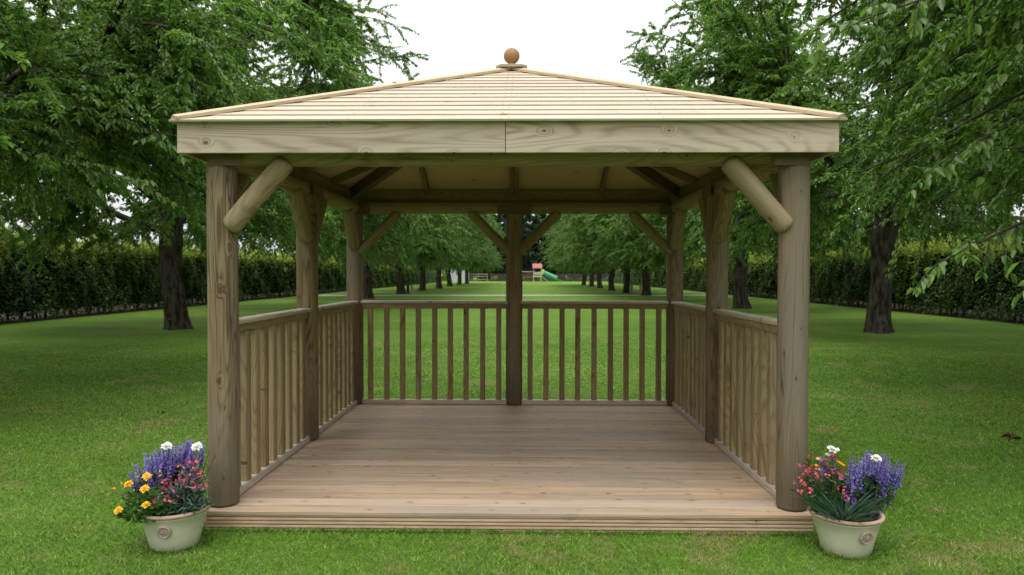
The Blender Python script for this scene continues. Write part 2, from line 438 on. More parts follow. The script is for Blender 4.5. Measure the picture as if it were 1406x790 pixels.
def leaves(P, A, N, L, W, droop=0.12, fold=0.25):
    """six-point folded leaves: base P, axis A, normal N, length L, width W -> verts, quads"""
    A = unit(A); S = unit(np.cross(A, N)); N = np.cross(S, A)
    L = L[:, None]; W = W[:, None]
    b = P
    l1 = P + A * L * .32 + S * W * .5 + N * W * fold - N * L * droop * .10
    r1 = P + A * L * .32 - S * W * .5 + N * W * fold - N * L * droop * .10
    l2 = P + A * L * .68 + S * W * .38 + N * W * fold * .7 - N * L * droop * .46
    r2 = P + A * L * .68 - S * W * .38 + N * W * fold * .7 - N * L * droop * .46
    t = P + A * L - N * L * droop
    V = np.stack([b, l1, l2, t, r2, r1], 1).reshape(-1, 3)
    n = len(P); i = np.arange(n)[:, None] * 6
    Q = np.concatenate([i + np.array([[0, 3, 2, 1]]), i + np.array([[0, 5, 4, 3]])], 0)
    return V, Q

def tubes(paths, radii, n=5):
    """paths (M,K,3), radii (M,K) -> verts, quads"""
    Mn, K, _ = paths.shape
    T = np.gradient(paths, axis=1); T = unit(T)
    ref = np.where(np.abs(T[..., 2:3]) > 0.9, np.array([1.0, 0, 0]), np.array([0, 0, 1.0]))
    S = unit(np.cross(T, ref)); U = np.cross(S, T)
    th = np.arange(n) * 2 * np.pi / n
    ring = paths[:, :, None] + radii[:, :, None, None] * (S[:, :, None] * np.cos(th)[None, None, :, None] + U[:, :, None] * np.sin(th)[None, None, :, None])
    V = ring.reshape(-1, 3)
    m = np.arange(Mn)[:, None, None] * K * n; k = np.arange(K - 1)[None, :, None] * n; i = np.arange(n)[None, None, :]; j = (i + 1) % n
    Q = np.stack([m + k + i, m + k + j, m + k + n + j, m + k + n + i], -1).reshape(-1, 4)
    return V, Q

def bez(a, b, c, K):
    t = np.linspace(0, 1, K)[None, :, None]
    return (1 - t) ** 2 * a[:, None] + 2 * t * (1 - t) * b[:, None] + t ** 2 * c[:, None]

# ------------------------------------------------------------------ ground
def sheet(name, x0, x1, y0, y1, z, mat, kind='structure'):
    nx, ny = 2, 2
    me = mesh_np(name, [(x0, y0, z), (x1, y0, z), (x1, y1, z), (x0, y1, z)], quads=[(0, 1, 2, 3)], mats=[mat])
    return tag(obj(name, me), kind=kind)
sheet('ground', -700, 700, -300, 900, 0.0, M['lawn'])
def ribbon(name, pts, w, z, mat):
    V, Q = [], []
    for i, (x, y) in enumerate(pts): V += [(x, y - w / 2, z), (x, y + w / 2, z)]
    for i in range(len(pts) - 1): Q.append((2 * i, 2 * i + 2, 2 * i + 3, 2 * i + 1))
    return tag(obj(name, mesh_np(name, V, quads=Q, mats=[mat])), kind='structure')
ribbon('footpath', [(-13.2, 42.6), (-8, 42.9), (0, 43.4), (8, 43.8), (13.4, 44.2)], 2.3, 0.006, M['path'])
sheet('field_track', -34, -18.2, -10, 130, 0.004, M['track'])
sheet('field_track', 18.0, 25, -10, 130, 0.004, M['track'])
sheet('hedge_bed', -18.2, -14.0, 0, 118, 0.005, M['bed'])
sheet('hedge_bed', 14.0, 18.0, 0, 118, 0.005, M['bed'])

# ------------------------------------------------------------------ gazebo
S = 3.15; H2 = S / 2; DZ = 0.103
gz = empty('gazebo', (0, H2, 0), 0, 'square open timber gazebo with hipped board roof, round posts, railings and a deck', 'gazebo')
def gb(mb, name, mat, parent=None, angle=40):
    """build a part in gazebo coordinates (front post line is y=0) under the gazebo or one of its parts"""
    o = mb.build(name, mat, parent or gz, angle)
    if parent is None: o.location = (0, -H2, 0)
    return o

# deck
d = MB(); y = -0.124; pitch = 0.1215
while y < S + 0.10:
    y1 = y + pitch - random.choice((0.003, 0.004, 0.008))
    d.board((-1.635, (y + y1) / 2, DZ - 0.010), (1.652, (y + y1) / 2, DZ - 0.010), y1 - y, 0.020, c=0.002, tint=random.uniform(0.86, 1.14))
    y += pitch
deck = gb(d, 'deck', M['deck'])
YE = y - 0.004
def grooved(a, b, up):
    h, t = 0.100, 0.030
    p = [(-t / 2, -h / 2), (t / 2, -h / 2)]
    ng = 5
    for k in range(ng):
        z = -h / 2 + h * (k + 0.5) / ng
        p += [(t / 2 - .001, z - 0.0050), (t / 2 - 0.014, z - 0.0035), (t / 2 - 0.014, z + 0.0035), (t / 2 - .001, z + 0.0050)]
    p += [(t / 2, h / 2), (-t / 2, h / 2)]
    m = MB(); m.prism(p, a, b, up, tint=1.0); return m
zf = DZ - 0.0215 - 0.050
gb(grooved((-1.632, -0.1075, zf), (1.650, -0.1075, zf), (0, 0, 1)), 'deck_fascia', M['deckface'], angle=20)
gb(grooved((1.640, -0.096, zf), (1.640, YE, zf), (0, 0, 1)), 'deck_fascia', M['deckface'], angle=20)
gb(grooved((-1.622, YE, zf), (-1.622, -0.096, zf), (0, 0, 1)), 'deck_fascia', M['deckface'], angle=20)

# posts
PR = 0.082
posts = [(-H2, 0), (H2, 0), (-H2, H2), (H2, H2), (-H2, S), (0, S), (H2, S)]
BZ = DZ + 1.938                        # beam axis
for (x, yy) in posts:
    m = MB(); m.log((x, yy, DZ + 0.002), (x, yy, DZ + 1.905), PR, n=28, segs=16, foot=True)
    gb(m, 'post', M['post'])
# beams
BR = 0.060
def beam(a, b):
    m = MB(); m.log(a, b, BR, n=24, segs=10, cham=0.006, wob=0.012, up=(0, 0, 1)); gb(m, 'beam', M['log'])
beam((-H2 + .004, 0, BZ), (H2 - .004, 0, BZ))
for sx in (-1, 1):
    beam((sx * H2, 0.064, BZ), (sx * H2, H2 - .002, BZ)); beam((sx * H2, H2 + .002, BZ), (sx * H2, S - 0.064, BZ))
beam((-H2 + .004, S, BZ), (-.003, S, BZ)); beam((.003, S, BZ), (H2 - .004, S, BZ))
# bracket plates
def plate(c, w, h, ax):
    m = MB(); t = 0.004
    if ax == 'x': m.board((c[0] - w / 2, c[1], c[2]), (c[0] + w / 2, c[1], c[2]), t, h, c=0.001)
    else: m.board((c[0], c[1] - w / 2, c[2]), (c[0], c[1] + w / 2, c[2]), t, h, c=0.001)
    return m
pz = DZ + 1.913
for sx in (-1, 1):
    gb(plate((sx * (H2 - 0.045), -PR - 0.005, pz), 0.185, 0.08, 'x'), 'bracket_plate', M['plate'])
    gb(plate((sx * (H2 - PR - 0.005), H2, pz), 0.27, 0.092, 'y'), 'bracket_plate', M['plate'])
    gb(plate((sx * (H2 - 0.05), S - PR - 0.006, pz), 0.23, 0.092, 'x'), 'bracket_plate', M['plate'])
gb(plate((0, S - PR - 0.006, pz), 0.32, 0.092, 'x'), 'bracket_plate', M['plate'])
# diagonal braces: lean on a post, top end notched over the beam
def brace(px, py, dx, dy, ox, oy, r=0.056, tone=1.0, b0=0.055, h0=1.545, b1=0.365, h1=1.905):
    z0, z1 = DZ + h0, DZ + h1
    m = MB()
    a = (px + dx * b0 + ox, py + dy * b0 + oy, z0); b = (px + dx * b1 + ox, py + dy * b1 + oy, z1)
    m.log(a, b, r, n=22, segs=10, cham=0.030, wob=0.03, up=(-dy, dx, 0), tint=tone, round_end=True)
    gb(m, 'brace', M['log'])
o_ = 0.034
for sx in (-1, 1):
    brace(sx * H2, 0, -sx, 0, 0, -o_, r=0.056, tone=1.1, b0=.045, h0=1.535, b1=.375, h1=1.91)
    brace(sx * H2, 0, 0, 1, sx * o_, 0)
    brace(sx * H2, H2, 0, -1, -sx * 0.01, 0); brace(sx * H2, H2, 0, 1, -sx * 0.01, 0)
    brace(sx * H2, S, 0, -1, -sx * 0.01, 0); brace(sx * H2, S, -sx, 0, 0, -0.022, r=0.048, b0=.03, h0=1.49, b1=.435, h1=1.892)
    brace(0, S, sx, 0, 0, -0.022, r=0.048, b0=.03, h0=1.49, b1=.435, h1=1.892)

# railings
RH = DZ + 1.023
def railing(a, b):
    a, b = Vector(a), Vector(b); d_ = (b - a).normalized(); L = (b - a).length
    m = MB()
    m.board(a + Vector((0, 0, RH - 0.052)), b + Vector((0, 0, RH - 0.052)), 0.052, 0.050, c=0.004)
    pan = gb(m, 'railing', M['rail'])
    m = MB(); m.board(a + Vector((0, 0, DZ + 0.024)), b + Vector((0, 0, DZ + 0.024)), 0.068, 0.045, c=0.005); gb(m, 'bottom_rail', M['caprail'], pan)
    c = MB(); c.board(a - d_ * 0.02 + Vector((0, 0, RH - 0.0135)), b + d_ * 0.02 + Vector((0, 0, RH - 0.0135)), 0.098, 0.027, c=0.006)
    gb(c, 'cap_rail', M['caprail'], pan)
    side_ = abs(d_.y) > .5
    for k in range(9):
        p = a + d_ * (L * (k + 0.5) / 9.0) + Vector((random.uniform(-1, 1) * 0.003, random.uniform(-1, 1) * 0.003, 0))
        q = MB(); q.board(p + Vector((0, 0, DZ + 0.048)), p + Vector((0, 0, RH - 0.078)), 0.074 if side_ else 0.050, 0.046, up=d_.cross(Vector((0, 0, 1))), c=0.006)
        gb(q, 'baluster', M['rail'], pan)
e = PR - 0.006
for sx in (-1, 1):
    railing((sx * H2, e, 0), (sx * H2, H2 - e, 0)); railing((sx * H2, H2 + e, 0), (sx * H2, S - e, 0))
railing((-H2 + e, S, 0), (-e, S, 0)); railing((e, S, 0), (H2 - e, S, 0))

# roof
OV = 0.169; W = H2 + OV + 0.028; ZE = DZ + 2.085; ZA = DZ + 2.838
def rot_c(k):
    Mx = Matrix.Translation((0, H2, 0)) @ Matrix.Rotation(k * math.pi / 2, 4, 'Z') @ Matrix.Translation((0, -H2, 0))
    return lambda p: Mx @ p
sl = math.hypot(W, ZA - ZE); sdir = Vector((0, W / sl, (ZA - ZE) / sl)); nrm = Vector((0, -(ZA - ZE) / sl, W / sl))
eave = Vector((0, H2 - W, ZE))
# ceiling lining: four triangles with thickness just under the boards
lm = MB()
for k in range(4):
    f = rot_c(k); o1 = nrm * -0.004; o2 = nrm * -0.013; t0, t1 = 0.02, 0.985
    def tri(t, sgn, off): return f(eave + sdir * (sl * t) + Vector((sgn * W * (1 - t) * 0.998, 0, 0)) + off)
    lm.hexa([tri(t0, -1, o2), tri(t0, 1, o2), tri(t1, 1, o2), tri(t1, -1, o2), tri(t0, -1, o1), tri(t0, 1, o1), tri(t1, 1, o1), tri(t1, -1, o1)],
            [(-W, 0, 0), (W, 0, 0), (0, sl, 0), (0, sl, 0)] * 2, tint=1.0)
roof = gb(lm, 'roof', M['lining'])
NB = 14
for k in range(4):
    m = MB(); f = rot_c(k)
    for i in range(NB):
        t0, t1 = i / NB, min((i + 1.10) / NB, 0.999)
        w0, w1 = W * (1 - t0), W * (1 - t1)
        tn = random.uniform(0.86, 1.06)
        pts = []
        for off0, off1 in ((0.003, 0.001), (0.014, 0.005)):
            for (t, w, sg, off) in ((t0, w0, -1, off0), (t0, w0, 1, off0), (t1, w1, 1, off1), (t1, w1, -1, off1)):
                pts.append(f(eave + sdir * (sl * t) + Vector((sg * w, 0, 0)) + nrm * off))
        b_ = sl / NB
        m.hexa(pts, [(-w0, 0, 0), (w0, 0, 0), (w1, b_, 0), (-w1, b_, 0), (-w0, 0, .02), (w0, 0, .02), (w1, b_, .02), (-w1, b_, .02)], tint=tn)
        # nail heads over the rafters
        for nx in (-0.02, 0.02, -0.83, 0.83):
            if abs(nx) > w1 - 0.06: continue
            c = eave + sdir * (sl * (t0 + 0.25 / NB)) + Vector((nx + random.uniform(-.004, .004), 0, 0)) + nrm * 0.0125
            s_ = 0.0035
            q = [f(c + Vector((sx * s_, 0, 0)) + sdir * (sy * s_) + nrm * h) for h in (0, 0.0016) for sx, sy in ((-1, -1), (1, -1), (1, 1), (-1, 1))]
            m.hexa(q, [(0, 0, 0)] * 8, tint=1, mi=1)
    gb(m, 'roof_slope', [M['roof'], M['nail']], roof, angle=15)
# hip caps, hip rafters
for k in range(4):
    f = rot_c(k)
    c0 = Vector((-W, H2 - W, ZE)); c1 = Vector((0, H2, ZA)); hd = (c1 - c0).normalized()
    upv = Vector((0, 0, 1))
    m = MB()
    a = c0 + hd * 0.020 + upv * 0.025; b = c1 - hd * 0.02 + upv * 0.027
    side = hd.cross(upv).normalized(); u = side.cross(hd)
    prof = [(-0.043, -0.022), (0, -0.008), (0.043, -0.022), (0.045, -0.005), (0, 0.011), (-0.045, -0.005)]
    m.prism(prof, a, b, upv, tint=random.uniform(.95, 1.05)); m.xform(f)
    gb(m, 'hip_cap', M['cap'], roof, angle=15)
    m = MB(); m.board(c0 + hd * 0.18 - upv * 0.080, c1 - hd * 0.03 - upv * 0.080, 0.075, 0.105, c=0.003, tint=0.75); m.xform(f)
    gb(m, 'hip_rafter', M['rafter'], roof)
    # common rafters: a doubled one in the middle and one in each half
    for x in (-0.021, 0.021, -0.86, 0.86):
        t1 = 1 - (abs(x) + 0.05) / W if abs(x) > 0.1 else 0.965
        a = eave + sdir * (sl * 0.085) + Vector((x, 0, 0)) - nrm * 0.047; b = eave + sdir * (sl * t1) + Vector((x, 0, 0)) - nrm * 0.047
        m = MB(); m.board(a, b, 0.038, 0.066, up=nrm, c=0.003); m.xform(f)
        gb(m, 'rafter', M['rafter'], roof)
    # wall plate sitting on the beam
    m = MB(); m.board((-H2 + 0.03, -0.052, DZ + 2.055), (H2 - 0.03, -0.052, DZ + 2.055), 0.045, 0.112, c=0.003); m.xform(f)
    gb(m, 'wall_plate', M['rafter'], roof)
    # fascia: two boards butted at the middle
    for (x0, x1) in ((-(H2 + OV) + (0.023 if k % 2 else 0), -0.002 if k == 0 else 0), (0.002 if k == 0 else 0.0004, (H2 + OV) - (0.023 if k % 2 else 0))):
        m = MB(); m.board((x0, -OV + 0.011, DZ + 2.0105), (x1, -OV + 0.011, DZ + 2.0105), 0.022, 0.167, c=0.002, tint=random.uniform(0.96, 1.05)); m.xform(f)
        gb(m, 'fascia_board', M['fascia'], roof)
# finial
fm = MB()
oc = []
hw, ct = 0.115, 0.045
poly = [(-hw + ct, -hw), (hw - ct, -hw), (hw, -hw + ct), (hw, hw - ct), (hw - ct, hw), (-hw + ct, hw), (-hw, hw - ct), (-hw, -hw + ct)]
def ring(sc, z): return [Vector((x * sc, H2 + y_ * sc, z)) for x, y_ in poly]
zc = ZA + 0.002
layers = [ring(1.0, zc), ring(1.03, zc + 0.004), ring(1.03, zc + 0.020), ring(0.62, zc + 0.034)]
vv = [p for r_ in layers for p in r_]; ff = []
for k in range(3):
    for i in range(8): ff.append((k * 8 + i, k * 8 + (i + 1) % 8, (k + 1) * 8 + (i + 1) % 8, (k + 1) * 8 + i))
ff += [tuple(range(7, -1, -1)), tuple(24 + i for i in range(8))]
fm.add(vv, ff, [(p.x, p.y, p.z) for p in vv], 0.95)
fin = gb(fm, 'finial', M['fascia'], angle=25)
bm_ = MB(); br = 0.061; zb = zc + 0.034 + 0.018 + br
prof = [(0.036, zc + 0.030), (0.032, zc + 0.040), (0.024, zc + 0.050)]
for i in range(14):
    th = -math.pi / 2 + 0.42 + (math.pi - 0.42) * i / 13
    prof.append((max(br * math.cos(th), 0.0005), zb + br * math.sin(th)))
bm_.lathe(prof, (0, H2, 0), 28)
gb(bm_, 'ball', M['ball'], fin, angle=60)

# ------------------------------------------------------------------ trees
def make_tree(seed, H=13.0, RAD=5.4, low=2.0, nb=95, ntw=16, nl=46, LL=0.115, leaf='leaf', fork=2.5, tr=0.26, prof=None, limbs=7, name='avenue_tree', lowbias=0.0):
    g = np.random.default_rng(seed)
    ps, pr_ = prof or ([0, .06, .15, .35, .6, .82, 1.0], [.74, .92, 1.0, 1.0, .93, .66, .08])
    rad = lambda h: RAD * np.interp((h - low) / (H - low), ps, pr_)
    # trunk and leader
    K = 12
    zz = np.array([-.05, .12, .35, .9, 1.5, fork - .35, fork, fork + .6, H * .36, H * .5, H * .65, H * .82])
    rr = tr * np.array([1.28, 1.14, 1.04, .98, .95, 1.02, 1.08, .75, .55, .4, .26, .08])
    off = np.cumsum(g.normal(0, 1, (K, 2)) * np.array([0, .01, .015, .03, .03, .04, .03, .1, .2, .2, .25, .3])[:, None], 0)
    path = np.column_stack([off, zz])
    TV, TQ = tubes(path[None], rr[None], 16)
    # uneven root flare
    th = np.arctan2(TV[:, 1], TV[:, 0]); k = np.exp(-np.clip(TV[:, 2], 0, 9) / .28) * .28
    TV[:, :2] *= (1 + k * (np.sin(3 * th + seed) + .6 * np.sin(5 * th + 2 * seed)))[:, None]
    TV[:, :2] *= (1 + .05 * np.sin(7 * th + TV[:, 2] * 1.5))[:, None] ** (TV[:, 2:3] < fork + .5)
    # limbs
    nlm = limbs + 5
    az = np.concatenate([np.arange(limbs) * 2 * np.pi / limbs + g.uniform(-.3, .3, limbs), g.uniform(0, 6.28, 5)])
    z0 = np.concatenate([g.uniform(fork - .25, fork + .35, limbs), g.uniform(fork + 1.2, H * .55, 5)])
    z1 = z0 + np.concatenate([g.uniform(1.0, 4.2, limbs), g.uniform(1.5, 3.5, 5)])
    r1 = rad(z1) * g.uniform(.5, .72, nlm)
    base = np.column_stack([np.interp(z0, zz, path[:, 0]), np.interp(z0, zz, path[:, 1]), z0])
    end = np.column_stack([np.cos(az) * r1, np.sin(az) * r1, z1])
    mid = (base + end) / 2 + np.array([0, 0, -.2]) * 1 + np.column_stack([np.cos(az), np.sin(az), az * 0]) * g.uniform(-.5, .6, (nlm, 1))
    LP = bez(base, mid, end, 9)
    LP[:, 1:] += g.normal(0, .05, LP[:, 1:].shape)
    lr = np.linspace(.5, .15, 9)[None] * tr * g.uniform(.75, 1.05, (nlm, 1)); lr[limbs:] *= .6
    LV, LQ = tubes(LP, lr, 8)
    trunk = mesh_np(name + '_trunk', np.concatenate([TV, LV]), quads=np.concatenate([TQ, LQ + len(TV)]), mats=[M['bark']], smooth=True)
    # branches to targets spread over the crown
    pts = np.concatenate([LP[:, 2:].reshape(-1, 3), path[8:]])
    hs = np.linspace(low, H - .3, 200); w = rad(hs) ** 1.5; w[hs < low + 1.2] *= 1.5; w[hs < low + 3.2] *= 1 + lowbias
    h = g.choice(hs, nb, p=w / w.sum()); h.sort(); h = h[g.permutation(nb)]
    a = np.arange(nb) * 2.39996 + g.uniform(-.4, .4, nb)
    f = np.where(g.random(nb) < .66, g.uniform(.84, 1.0, nb), g.uniform(.4, .84, nb))
    lump = 1 + .10 * np.sin(a * 3 + h * 1.3 + seed) + .07 * np.sin(a * 5 - h * 2.1)
    T = np.column_stack([np.cos(a) * rad(h) * f * lump, np.sin(a) * rad(h) * f * lump, h])
    D = np.linalg.norm(pts[None] - T[:, None], axis=2)
    pen = D + 1.0 * np.clip(pts[None, :, 2] - T[:, None, 2] - .8, 0, 9) + 3 * (D < .9)
    B0 = pts[np.argmin(pen, 1)]
    dist = np.linalg.norm(T - B0, axis=1)
    C = (B0 + T) / 2 + np.array([0, 0, 1]) * (dist * g.uniform(.05, .3, nb))[:, None] + g.normal(0, .15, (nb, 3))
    BP = bez(B0, C, T, 8)
    BV, BQ = tubes(BP, np.linspace(.032, .008, 8)[None] * np.ones((nb, 1)) * (RAD / 5.4), 5)
    # twigs
    q = np.sort(g.uniform(.12, 1.0, (nb, ntw)), 1); q[:, -1] = 1.0
    ii = q * 7; i0 = np.clip(np.floor(ii).astype(int), 0, 6); fr = (ii - i0)[..., None]
    bi = np.arange(nb)[:, None]
    o = BP[bi, i0] * (1 - fr) + BP[bi, i0 + 1] * fr
    tg = unit(BP[bi, i0 + 1] - BP[bi, i0])
    rnd = g.normal(0, 1, (nb, ntw, 3)); rnd[..., 2] *= .6
    outw = unit(o * np.array([1, 1, 0]) + 1e-6)
    dr = unit(tg * .55 + unit(rnd) * .85 + outw * .3 + np.array([0, 0, .05]))
    ln = g.uniform(.45, 1.15, (nb, ntw)) * (RAD / 5.4) * (1.1 - .35 * q)
    o = o.reshape(-1, 3); dr = dr.reshape(-1, 3); ln = ln.reshape(-1)
    s = np.linspace(0, 1, 4)[None, :, None]
    TP = o[:, None] + dr[:, None] * ln[:, None, None] * s - np.array([0, 0, 1]) * (s ** 2) * (.28 * ln[:, None, None])
    WV, WQ = tubes(TP, np.linspace(.007, .0025, 4)[None] * np.ones((len(o), 1)) * (RAD / 5.4), 3)
    # leaves
    nt = len(o)
    u = g.uniform(.08, 1.02, (nt, nl))
    P = o[:, None] + dr[:, None] * (ln[:, None] * u)[..., None] - np.array([0, 0, 1]) * (u ** 2 * .28 * ln[:, None])[..., None]
    sd_ = unit(np.cross(dr, np.array([0, 0, 1.0])))
    sg = np.where(g.random((nt, nl)) < .5, -1, 1)[..., None]
    A = dr[:, None] * .55 + sd_[:, None] * sg * .75 + g.normal(0, .3, (nt, nl, 3)) + np.array([0, 0, -.42])
    N = np.array([0, 0, 1.0]) + g.normal(0, .42, (nt, nl, 3)) + sd_[:, None] * sg * .35
    P = P.reshape(-1, 3) + g.normal(0, .015, (nt * nl, 3))
    Ls = LL * g.uniform(.65, 1.25, nt * nl)
    V, Q = leaves(P, A.reshape(-1, 3), N.reshape(-1, 3), Ls, Ls * g.uniform(.40, .52, nt * nl), .18)
    rn = np.repeat(np.clip(g.normal(.42, .27, nt * nl) + np.repeat(g.normal(0, .14, nt), nl), 0, 1), 6)
    nv = len(V)
    allV = np.concatenate([V, BV, WV]); allQ = np.concatenate([Q, BQ + nv, WQ + nv + len(BV)])
    mi = np.concatenate([np.zeros(len(Q), int), np.ones(len(BQ) + len(WQ), int)])
    at = np.concatenate([rn, np.zeros(len(BV) + len(WV))])
    crown = mesh_np(name + '_crown', allV, quads=allQ, mats=[M[leaf], M['twig']], mat_q=mi, attrs={'rnd': at, 'young': at * 0})
    return trunk, crown

TREE = [make_tree(s, nb=250, ntw=18, nl=66, LL=.091) for s in (3, 8, 21)]
NEAR = make_tree(35, H=11.5, RAD=5.7, low=2.25, nb=330, ntw=18, nl=80, LL=0.073, lowbias=1.6, prof=([0, .05, .12, .35, .6, .82, 1.0], [.86, .98, 1.0, .98, .8, .5, .06]))

def place_tree(meshes, x, y, rz, sc, label, name='avenue_tree', cat='tree', group=None, crown_name='crown'):
    t = empty(name, (x, y, 0), rz, label, cat, group)
    t.scale = (sc, sc, sc)
    obj('trunk', meshes[0], t); obj(crown_name, meshes[1], t)
    return t
ORD = ['first', 'second', 'third', 'fourth', 'fifth', 'sixth', 'seventh', 'eighth', 'ninth']
left = [(-8.62, 14.0), (-8.65, 25.2), (-8.70, 36.6), (-8.42, 45.7), (-8.25, 55.0), (-7.95, 64.2), (-8.3, 77.0), (-8.2, 88.0), (-8.1, 99.0)]
right = [(8.60, 13.5), (8.83, 25.6), (8.4, 35.5), (8.06, 43.5), (7.55, 49.3), (7.42, 57.5), (7.5, 67.5), (7.6, 77.5), (7.6, 88.0)]
GL, GR = 'trees of the row left of the lawn', 'trees of the row right of the lawn'
nearL = place_tree(NEAR, -8.8, 3.4, 0.6, 1.0, 'near green tree whose leafy boughs fill the upper left corner, trunk outside the picture', group=GL)
nearR = place_tree(NEAR, 8.5, 2.6, 3.9, 1.0, 'near green tree whose leafy boughs hang in from the right edge, trunk outside the picture', group=GR)
for i, (x, y) in enumerate(left):
    lab = ('big dark-trunked tree with a forked trunk standing left of the gazebo' if i == 0 else
           'green tree mostly hidden behind the gazebo left side, second trunk in the left row' if i == 1 else
           '%s dark tree trunk from the front in the left row, under a green crown' % ORD[i])
    place_tree(TREE[i % 3], x, y, 0.9 + i * 2.1, (1.0, 1.06, 1.0, 1.0, .96, 1.0, .98, .97, .95)[i], lab, group=GL)
for i, (x, y) in enumerate(right):
    lab = ('big dark-trunked tree standing right of the gazebo before the hedge' if i == 0 else
           'tree with straight grey trunk seen between the right gazebo posts' if i == 1 else
           '%s dark tree trunk from the front in the right row, under a green crown' % ORD[i])
    place_tree(TREE[(i + 1) % 3], x, y, (4.6 if i == 0 else 2.4 + i * 1.7), (1.0, 1.03, .97, .93, .9, .93, .92, .94, .95)[i], lab, group=GR)

# low boughs of the near right tree that reach into the picture
def bough(tree, name, path, ntw, nl, seed, LL=0.13):
    g = np.random.default_rng(seed)
    Minv = tree.matrix_world.inverted() if False else (Matrix.Translation(tree.location) @ Matrix.Rotation(tree.rotation_euler.z, 4, 'Z')).inverted()
    p = np.array([tuple(Minv @ Vector(q)) for q in path])
    t = np.linspace(0, 1, 14); tk = np.linspace(0, 1, len(p))
    P = np.column_stack([np.interp(t, tk, p[:, i]) for i in range(3)])
    P[1:-1] = (P[:-2] + 2 * P[1:-1] + P[2:]) / 4
    BV, BQ = tubes(P[None], np.linspace(.03, .004, 14)[None], 6)
    q = np.linspace(.45, 1.0, ntw); ii = q * 13; i0 = np.clip(ii.astype(int), 0, 12); fr = (ii - i0)[:, None]
    o = P[i0] * (1 - fr) + P[i0 + 1] * fr; tg = unit(P[i0 + 1] - P[i0])
    dr = unit(tg * .8 + g.normal(0, .5, (ntw, 3)) * np.array([1, 1, .5])); dr[-1] = tg[-1]
    ln = g.uniform(.18, .42, ntw)
    s = np.linspace(0, 1, 4)[None, :, None]
    TP = o[:, None] + dr[:, None] * ln[:, None, None] * s - np.array([0, 0, 1]) * (s ** 2) * (.25 * ln[:, None, None])
    WV, WQ = tubes(TP, np.linspace(.005, .002, 4)[None] * np.ones((ntw, 1)), 4)
    u = g.uniform(.05, 1.0, (ntw, nl))
    LPp = (o[:, None] + dr[:, None] * (ln[:, None] * u)[..., None] - np.array([0, 0, 1]) * (u ** 2 * .25 * ln[:, None])[..., None]).reshape(-1, 3)
    sd_ = unit(np.cross(dr, np.array([0, 0, 1.0]))); sg = np.where(g.random((ntw, nl)) < .5, -1, 1)[..., None]
    A = (dr[:, None] * .5 + sd_[:, None] * sg * .6 + g.normal(0, .25, (ntw, nl, 3)) + np.array([0, 0, -.65])).reshape(-1, 3)
    N = (np.array([0, -.2, 1.0]) + g.normal(0, .4, (ntw, nl, 3)) + sd_[:, None] * sg * .5).reshape(-1, 3)
    Ls = LL * g.uniform(.6, 1.15, ntw * nl)
    V, Q = leaves(LPp, A, N, Ls, Ls * .45, .2)
    rn = np.repeat(np.clip(g.normal(.4, .25, ntw * nl), 0, 1), 6)
    nv = len(V)
    me = mesh_np('bough', np.concatenate([V, BV, WV]), quads=np.concatenate([Q, BQ + nv, WQ + nv + len(BV)]), mats=[M['leaf'], M['twig']],
                 mat_q=np.concatenate([np.zeros(len(Q), int), np.ones(len(BQ) + len(WQ), int)]), attrs={'rnd': np.concatenate([rn, np.zeros(len(BV) + len(WV))]), 'young': np.zeros(nv + len(BV) + len(WV))})
    return obj(name, me, tree)
bough(nearR, 'bough', [(8.4, 2.6, 2.5), (6.4, 2.2, 2.7), (4.6, 1.7, 2.1), (3.9, 1.4, 1.84), (3.3, 1.0, 1.66), (2.66, .5, 1.47)], 16, 14, 4, 0.082)
bough(nearR, 'bough', [(8.4, 2.6, 2.4), (6.0, 1.4, 2.3), (4.0, .3, 1.78), (3.1, -.3, 1.56), (2.56, -.55, 1.40)], 9, 10, 9, 0.085)
bough(nearR, 'bough', [(8.4, 2.6, 2.8), (5.8, 1.8, 3.6), (4.0, .9, 3.5), (2.9, .5, 3.2), (2.05, .2, 2.85)], 16, 14, 14, 0.095)
bough(nearR, 'bough', [(8.4, 2.6, 2.8), (6.2, 2.2, 3.3), (4.6, 1.6, 2.9), (3.6, 1.2, 2.5), (2.9, .9, 2.15)], 16, 14, 15, 0.095)
bough(nearL, 'bough', [(-8.7, 3.4, 2.6), (-6.6, 3.4, 3.3), (-5.0, 3.3, 3.2), (-4.2, 3.3, 3.0), (-3.35, 3.2, 2.75)], 20, 16, 24, 0.09)
bough(nearL, 'bough', [(-8.7, 3.4, 2.6), (-6.6, 3.1, 2.9), (-5.2, 3.0, 2.7), (-4.4, 2.9, 2.5), (-3.6, 2.9, 2.25)], 20, 16, 25, 0.09)

